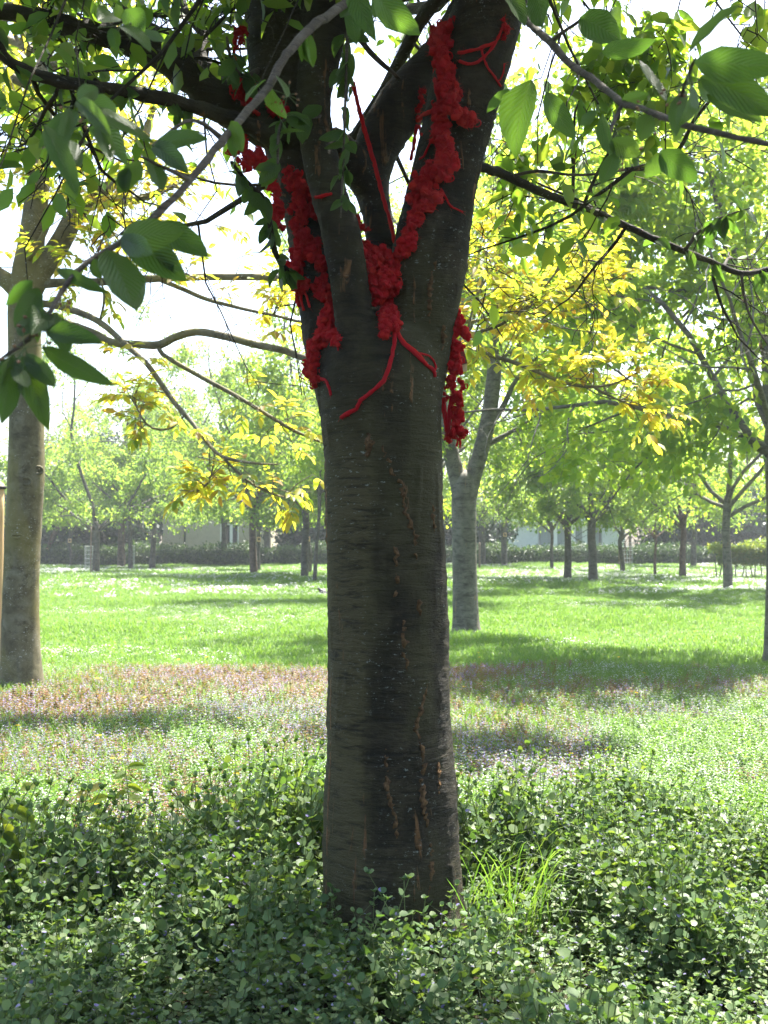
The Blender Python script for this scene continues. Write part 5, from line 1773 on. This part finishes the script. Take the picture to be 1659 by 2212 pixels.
def build_ground_cover():
    rng = np.random.default_rng(91)
    bx, by = MAIN.location.x, MAIN.location.y
    # --- ground ivy bed round the trunk
    x, y = wedge(rng, 19000, 2.6, 7.4, 1.3)
    edge = 5.25 + 1.5 * (vnoise(x, y, .8, 1) - .5) + .7 * (vnoise(x, y, 3, 2) - .5)
    m = (y < edge) & (((x - bx) ** 2 + (y - by) ** 2) > .33 ** 2)
    bare = (((x - bx) / .75) ** 2 + ((y - by - .25) / .5) ** 2) < 1
    m &= ~(bare & (y > by - .1) & (rng.random(len(x)) < .55))
    x, y = x[m], y[m]
    h = .26 + 2.2 * vnoise(x, y, 1.9, 3) ** 1.8 + .4 * vnoise(x, y, 6, 4)
    thin = rng.random(len(x)) < .5 + .8 * vnoise(x, y, 1.9, 3)
    x, y, h = x[thin], y[thin], h[thin]
    h *= np.clip(1.3 - .35 * np.abs(y - 5.1), .75, 1.3)
    front = (np.abs(x - bx) < .5) & (y < by) & (y > by - .9)
    h = np.where(front, np.maximum(h, rng.uniform(.75, 1.5, len(x))), h)
    sp = [ivy_sprig(1, False, .19), ivy_sprig(2, False, .16), ivy_sprig(3, True, .2), ivy_sprig(4, False, .21)]
    put('ground_ivy', sp, x, y, h, rng, ['round leaved ground ivy carpet', 'low round leaved ground ivy carpet', 'purple flowered ground ivy carpet', 'tall round leaved ground ivy carpet'], 'ground ivy', .26, (.78, 1.3))
    # --- meadow of mixed stalks
    x, y = wedge(rng, 30000, 4.6, 13.2, 1.5)
    d = vnoise(x, y, .7, 5)
    m = (y > 4.9 + 1.5 * (vnoise(x, y, .8, 1) - .5))
    x, y, d = x[m], y[m], d[m]
    red = (vnoise(x, y, .8, 6) + .5 * (rng.random(len(x)) - .5) + np.clip((y - 8) / 7, 0, .5) - np.clip((x - 1) / 8, 0, .3)) > .72
    pur = ~red & (vnoise(x, y, .9, 7) + .25 * (rng.random(len(x)) - .5) > .56) & (y < 10.5)
    oth = ~red & ~pur
    hh = np.clip(1.1 - (y - 6) * .02, .7, 1.1)
    put('meadow_bugle', [stalk(11, .16, 'redstalk'), stalk(12, .13, 'redstalk', 'purple')], x[red], y[red], hh[red], rng, ['reddish brown bugle stalks in the meadow', 'reddish bugle stalks with purple florets in the meadow'], 'wildflower')
    put('meadow_dead_nettle', [stalk(13, .15, 'ivy', 'purple'), stalk(14, .13, 'redstalk', 'purple')], x[pur], y[pur], hh[pur], rng, ['purple dead nettle drifts in the meadow', 'bronze dead nettle drifts in the meadow'], 'wildflower')
    put('meadow_herb', [stalk(15, .13, 'grass', 'white'), stalk(16, .14, 'grass')], x[oth], y[oth], hh[oth], rng, ['pale flowered low herbs among the meadow grass', 'leafy low herbs among the meadow grass'], 'wildflower')
    # --- grass
    tufts = [grass_tuft(21, 14, .13, .05, .004, .6), grass_tuft(22, 12, .17, .05, .004, .7), grass_tuft(23, 14, .10, .06, .004, .8)]
    x, y = wedge(rng, 27000, 5.0, 14, 1.5)
    put('meadow_grass', tufts, x, y, .6 + .7 * vnoise(x, y, .9, 8), rng, ['fine green meadow grass', 'long green meadow grass', 'short bent meadow grass'], 'grass')
    lawn = [grass_tuft(24, 26, .10, .12, .008, .8), grass_tuft(25, 26, .13, .13, .008, .8)]
    x, y = wedge(rng, 34000, 13, 34, 2.5)
    put('lawn_grass', lawn, x, y, .55 + .8 * vnoise(x, y, .5, 9), rng, ['short bright grass under the trees', 'tufted bright grass under the trees'], 'grass')
    lawn2 = [grass_tuft(26, 30, .13, .25, .018, .8)]
    x, y = wedge(rng, 30000, 33, 63, 4)
    put('far_grass', lawn2, x, y, .6 + .8 * vnoise(x, y, .3, 10), rng, 'sunlit grass reaching to the far hedge', 'grass')
    # --- daisies: near specks and pale far drifts
    x, y = wedge(rng, 9000, 12, 34, 2.5)
    m = vnoise(x, y, .35, 11) > .55
    put('daisy', [flower_head(31, 5, .012, 'white', .09)], x[m], y[m], None, rng, 'tiny white daisies sprinkled in the grass', 'flower')
    x, y = wedge(rng, 20000, 30, 61, 4)
    m = (vnoise(x * .6, y, .35, 12) > .35 + .5 * rng.random(len(x)))
    put('far_daisy', [flower_head(32, 7, .026, 'white', .12)], x[m], y[m], None, rng, 'pale daisy drifts below the far hedge', 'flower')
    x, y = wedge(rng, 40, 6, 14, 1)
    put('dandelion', [flower_head(33, 1, .02, 'yellow', .16)], x, y, None, rng, 'single yellow dandelion heads in the meadow', 'flower')


build_ground_cover()


# ------------------------------------------------------------------ small things
M['stake'] = plain_mat('grey_stake', (0.16, 0.12, 0.085), 0.8, 0.3, 20, 0.3, stretch=(4, 4, .4))
M['fresh_wood'] = plain_mat('fresh_timber', (0.55, 0.38, 0.20), 0.7, 0.18, 14, 0.3, stretch=(5, 5, .35))
M['rubber'] = plain_mat('black_strap', (0.015, 0.015, 0.016), 0.6, 0.1, 10, 0.1)
M['wire'] = plain_mat('pale_wire', (0.42, 0.44, 0.44), 0.5, 0.1, 10, 0.05)
M['bird'] = plain_mat('dark_plumage', (0.022, 0.022, 0.028), 0.5, 0.3, 40, 0.2)
M['beak'] = plain_mat('beak', (0.35, 0.2, 0.04), 0.5, 0.1, 10, 0.1)


def round_post(name, base, h, r, mat, label, cat, group=None, lean=0.0, strap=None):
    tb = TB()
    z = np.linspace(-.15, h, 9)
    pts = np.stack([base.x + lean * z / h, np.full(9, base.y), base.z + z], -1)
    tb.add(pts, np.full(9, r), 12, wob=.02, rng=np.random.default_rng(int(abs(base.x) * 100)))
    root = thing(name, base, label, cat, group)
    link('post', tb.mesh(name, [mat]), root)
    if strap:
        t2 = TB()
        a = np.linspace(0, 2 * math.pi, 20)
        k = r + .008
        t2.add(np.stack([base.x + lean * strap / h + np.cos(a) * k, base.y + np.sin(a) * k, np.full(20, base.z + strap)], -1), np.full(20, .018), 6, cap=False)
        link('strap', t2.mesh('strap', [M['rubber']]), root)
    return root


def mesh_guard(u, v, vt, hw, label):
    g = G(u, v)
    k = g.y / F
    r, h = hw * k, (v - vt) * k
    tb = TB()
    a = np.linspace(0, 2 * math.pi, 25)
    for j in range(7):
        z = g.z + .05 + (h - .05) * j / 6
        tb.add(np.stack([g.x + np.cos(a) * r, g.y + np.sin(a) * r, np.full(25, z)], -1), np.full(25, .006), 4, cap=False)
    for j in range(16):
        b = j * 2 * math.pi / 16
        x, y = g.x + math.cos(b) * r, g.y + math.sin(b) * r
        tb.add(np.array([(x, y, g.z - .03), (x, y, g.z + h)]), np.full(2, .005), 4, cap=False)
    o = link('mesh_guard', tb.mesh('mesh_guard', [M['wire']]))
    tag(o, label, 'tree guard', 'wire guards round young trunks')


def build_small_things():
    g = P(-1, 1400, 11.9)
    round_post('timber_post', Vector((g.x - .02, 11.9, float(gz(g.x, 11.9)))), P(0, 1052, 11.9).z, .055, M['fresh_wood'], 'pale fresh timber post with a black strap behind the walnut trunk', 'post', strap=P(0, 1060, 11.9).z)
    for (u, v, vt, r, lab) in ((196, 1246, 1140, .03, 'thin stake tied beside the grey trunk with a mesh guard'), (1036, 1231, 1172, .05, 'short leaning stake at the foot of the grey trunk'),
                               (1252, 1221, 1182, .04, 'short stake between the two stout forked trunks'), (1338, 1229, 1168, .045, 'slim brown stake on the near side of the guarded young tree'),
                               (1350, 1228, 1172, .05, 'brown stake standing tight against the guarded young tree'), (1361, 1228, 1163, .065, 'thick pale stake at the far side of the guarded young tree')):
        b = G(u, v)
        round_post('wooden_stake', b, (v - vt) * b.y / F, r, M['stake'], lab, 'stake', 'stakes supporting young trees')
    mesh_guard(192, 1240, 1184, 9, 'wire mesh guard round the foot of the grey staked trunk')
    mesh_guard(284, 1228, 1176, 7, 'wire mesh guard round the slim straight trunk')
    mesh_guard(1252, 1222, 1184, 8, 'wire mesh guard round the short stake between forked trunks')
    mesh_guard(1352, 1229, 1176, 15, 'wide wire mesh guard round the staked young tree')
    # blackbird on the lawn
    b = G(697, 1286)
    rng = np.random.default_rng(5)
    root = thing('bird', b, 'small black bird standing on the lawn just beside the big trunk', 'bird')
    k = 1.0
    tb = TB()
    prof = [(.14, .155, .004), (.115, .165, .016), (.08, .18, .04), (.03, .185, .058), (-.03, .205, .06), (-.07, .235, .045), (-.09, .262, .034), (-.108, .278, .034), (-.125, .285, .028), (-.14, .283, .012)]
    tb.add(np.array([(b.x + x * k, b.y, b.z + (z - .07) * k) for x, z, r in prof]), np.array([r for _, _, r in prof]), 12)
    tb.add(np.array([(b.x + .10, b.y, b.z + .098), (b.x + .17, b.y, b.z + .075), (b.x + .24, b.y, b.z + .05)]), np.array([.02, .018, .012]), 8)
    for s_ in (-1, 1):
        tb.add(np.array([(b.x - .05, b.y + s_ * .045, b.z + .135), (b.x + .04, b.y + s_ * .055, b.z + .115), (b.x + .14, b.y + s_ * .03, b.z + .09)]), np.array([.018, .03, .006]), 8)
    link('body', tb.mesh('bird_body', [M['bird']]), root)
    t2 = TB()
    t2.add(np.array([(b.x - .13, b.y, b.z + .213), (b.x - .17, b.y, b.z + .205)]), np.array([.009, .002]), 6)
    link('beak', t2.mesh('beak', [M['beak']]), root)
    for s_ in (-1, 1):
        t3 = TB()
        t3.add(np.array([(b.x + .0, b.y + s_ * .022, b.z + .075), (b.x + .012, b.y + s_ * .022, b.z + .03), (b.x, b.y + s_ * .022, b.z - .01), (b.x - .03, b.y + s_ * .022, b.z - .012)]), np.full(4, .005), 5)
        link('leg', t3.mesh('leg', [M['beak']]), root)
    # long grass clump at the trunk foot
    rng = np.random.default_rng(8)
    c = Vector((P(1030, 0, 4.5).x, 4.5, 0))
    c.z = float(gz(c.x, c.y))
    root = thing('grass_clump', c, 'tall clump of long arching grass beside the foot of the big trunk', 'grass clump')
    for kx in range(70):
        a = rng.uniform(-1.0, 1.2) if rng.random() < .7 else rng.uniform(0, 6.28)
        o = np.array([c.x + rng.normal(.10, .12), c.y + rng.normal(-.03, .10), c.z])
        hh = rng.uniform(.24, .56)
        ln = rng.uniform(.05, .42)
        d = np.array([math.cos(a), math.sin(a) * .6, 0])
        sd_ = np.array([-d[1], d[0], 0]) * 0.6 + np.array([.5, 0, 0])
        sd_ = sd_ / np.linalg.norm(sd_)
        w = rng.uniform(.005, .010)
        v, f = [], []
        for t in np.linspace(0, 1, 8):
            p = o + d * ln * t ** 1.6 + np.array([0, 0, hh * (1.5 * t - .75 * t ** 2.6)])
            ww = w * (1 - t ** 2.2) * (.6 + .4 * min(1, t * 4)) + .0005
            v += [p - sd_ * ww / 2, p + np.array([0, 0, -ww * .15]), p + sd_ * ww / 2]
        for q in range(7):
            b0 = q * 3
            f += [(b0, b0 + 1, b0 + 4, b0 + 3), (b0 + 1, b0 + 2, b0 + 5, b0 + 4)]
        link('blade', mesh_np('blade', np.array(v), np.array(f), [M['grass']], True), root)
    # seedlings with bronze tips, and a nettle
    bright = [me.copy() for me in LEAFME[:3]]
    for me in bright:
        me.materials.clear()
        me.materials.append(M['leaf_seed'])
    rows = [(283, 1765, 5.9, .30, 9, 'tallest bronze tipped seedling standing in the purple flowers'), (222, 1790, 5.6, .20, 5, 'small yellow tipped seedling beside the tallest seedling'), (205, 1770, 6.1, .19, 5, 'lone green seedling with two pale tips among purple flowers'),
            (402, 1790, 5.6, .20, 5, 'bright lime seedling catching the sun near the ivy edge'), (55, 1780, 5.9, .22, 5, 'bronze green seedling by the walnut side of the flowers'), (22, 1990, 4.45, .40, 12, 'nettle like plant with drooping toothed leaves at the ivy edge'), (8, 1800, 5.5, .26, 4, 'large leaved lime green weed rising from the flowers')]
    for k_, (u, v, Yd, h, n, lab) in enumerate(rows):
        x = P(u, 0, Yd).x
        b = Vector((x, Yd, float(gz(x, Yd))))
        h *= 1.45
        root = thing('seedling', b, lab, 'seedling', 'young seedlings in the meadow')
        tb = TB()
        sp_ = spline([tuple(b), (b.x + .01, b.y, b.z + h * .5), (b.x - .01, b.y - .01, b.z + h)], .05)
        tb.add(sp_, np.linspace(.004, .002, len(sp_)), 5)
        link('stem', tb.mesh('stem', [M['stem']]), root)
        for q in range(n):
            t = .35 + .65 * (q + .5) / n
            a = q * 2.4 + k_
            p = Vector((b.x, b.y, b.z + h * t))
            ax = Vector((math.cos(a), math.sin(a) * .6, .45 - .8 * rng.random() if k_ != 5 else -.5))
            L = rng.uniform(.07, .115) * (1.25 if k_ in (5, 6) else 1)
            o = bpy.data.objects.new('leaf', bright[q % 3])
            COL.objects.link(o)
            o.parent = root
            o.matrix_parent_inverse = root.matrix_world.inverted()
            ax.normalize()
            s_ = ax.cross(Vector((rng.normal(0, .3), -.8, .6))).normalized()
            n_ = s_.cross(ax)
            o.matrix_basis = Matrix(((s_.x * L, ax.x * L, n_.x * L, p.x), (s_.y * L, ax.y * L, n_.y * L, p.y), (s_.z * L, ax.z * L, n_.z * L, p.z), (0, 0, 0, 1)))
    # spent blossom and green fruit clusters on the near twigs
    rng = np.random.default_rng(18)
    for (u, v, Yd, n) in ((55, 752, 1.69, 12), (100, 715, 1.72, 8), (1330, 280, 2.26, 14), (1345, 330, 2.22, 12), (1465, 190, 1.94, 10), (1410, 240, 2.12, 8), (620, 205, 2.46, 10), (178, 225, 1.8, 8), (262, 52, 2.22, 8), (268, 520, 1.86, 6), (1490, 140, 1.86, 8), (130, 620, 1.78, 5)):
        c = P(u, v, Yd)
        st, hd = TB(), TB()
        for q in range(n):
            d = norm(rng.normal(0, .7, 3) + np.array([0, 0, -.5]))
            e = np.array(c) + d * rng.uniform(.02, .04)
            st.add(np.array([np.array(c), (np.array(c) + e) / 2 + rng.normal(0, .002, 3), e]), np.full(3, .0008), 4, cap=False)
            hd.add(np.array([e, e + d * .003, e + d * .0065]), np.array([.0012, .003, .0012]), 6)
        link('fruit_stalk', st.mesh('fruit_stalk', [M['stem']]), MAIN)
        link('spent_blossom', hd.mesh('spent_blossom', [M['blossom'] if rng.random() < .7 else M['stem']]), MAIN)


M['leaf_seed'] = leaf_mat('seedling_leaf', [(0.08, 0.15, 0.03), (0.12, 0.18, 0.03), (0.18, 0.16, 0.035)], [(0.3, 0.44, 0.03), (0.4, 0.48, 0.03), (0.48, 0.40, 0.04)], 0.45, 0.45, 0.3, inst=True, veins=True)
M['blossom'] = plain_mat('spent_blossom', (0.22, 0.12, 0.06), 0.8, 0.3, 60, 0.1)
build_small_things()


# ------------------------------------------------------------------ hazy spring air
def build_haze():
    me = bpy.data.meshes.new('haze')
    v, f = [], []
    box(v, f, -88, 88, -16, 158, -1.6, 17.0)
    me.from_pydata(v, [], f)
    m, nt, out = newmat('haze_air')
    pv = nd(nt, 'ShaderNodeVolumePrincipled')
    pv.inputs['Color'].default_value = (0.90, 0.96, 1.0, 1)
    pv.inputs['Density'].default_value = 0.0009
    pv.inputs['Anisotropy'].default_value = 0.35
    nt.links.new(pv.outputs[0], out.inputs['Volume'])
    me.materials.append(m)
    tag(link('haze', me), 'pale sunlit haze hanging over the meadow', 'haze', kind='stuff')


build_haze()
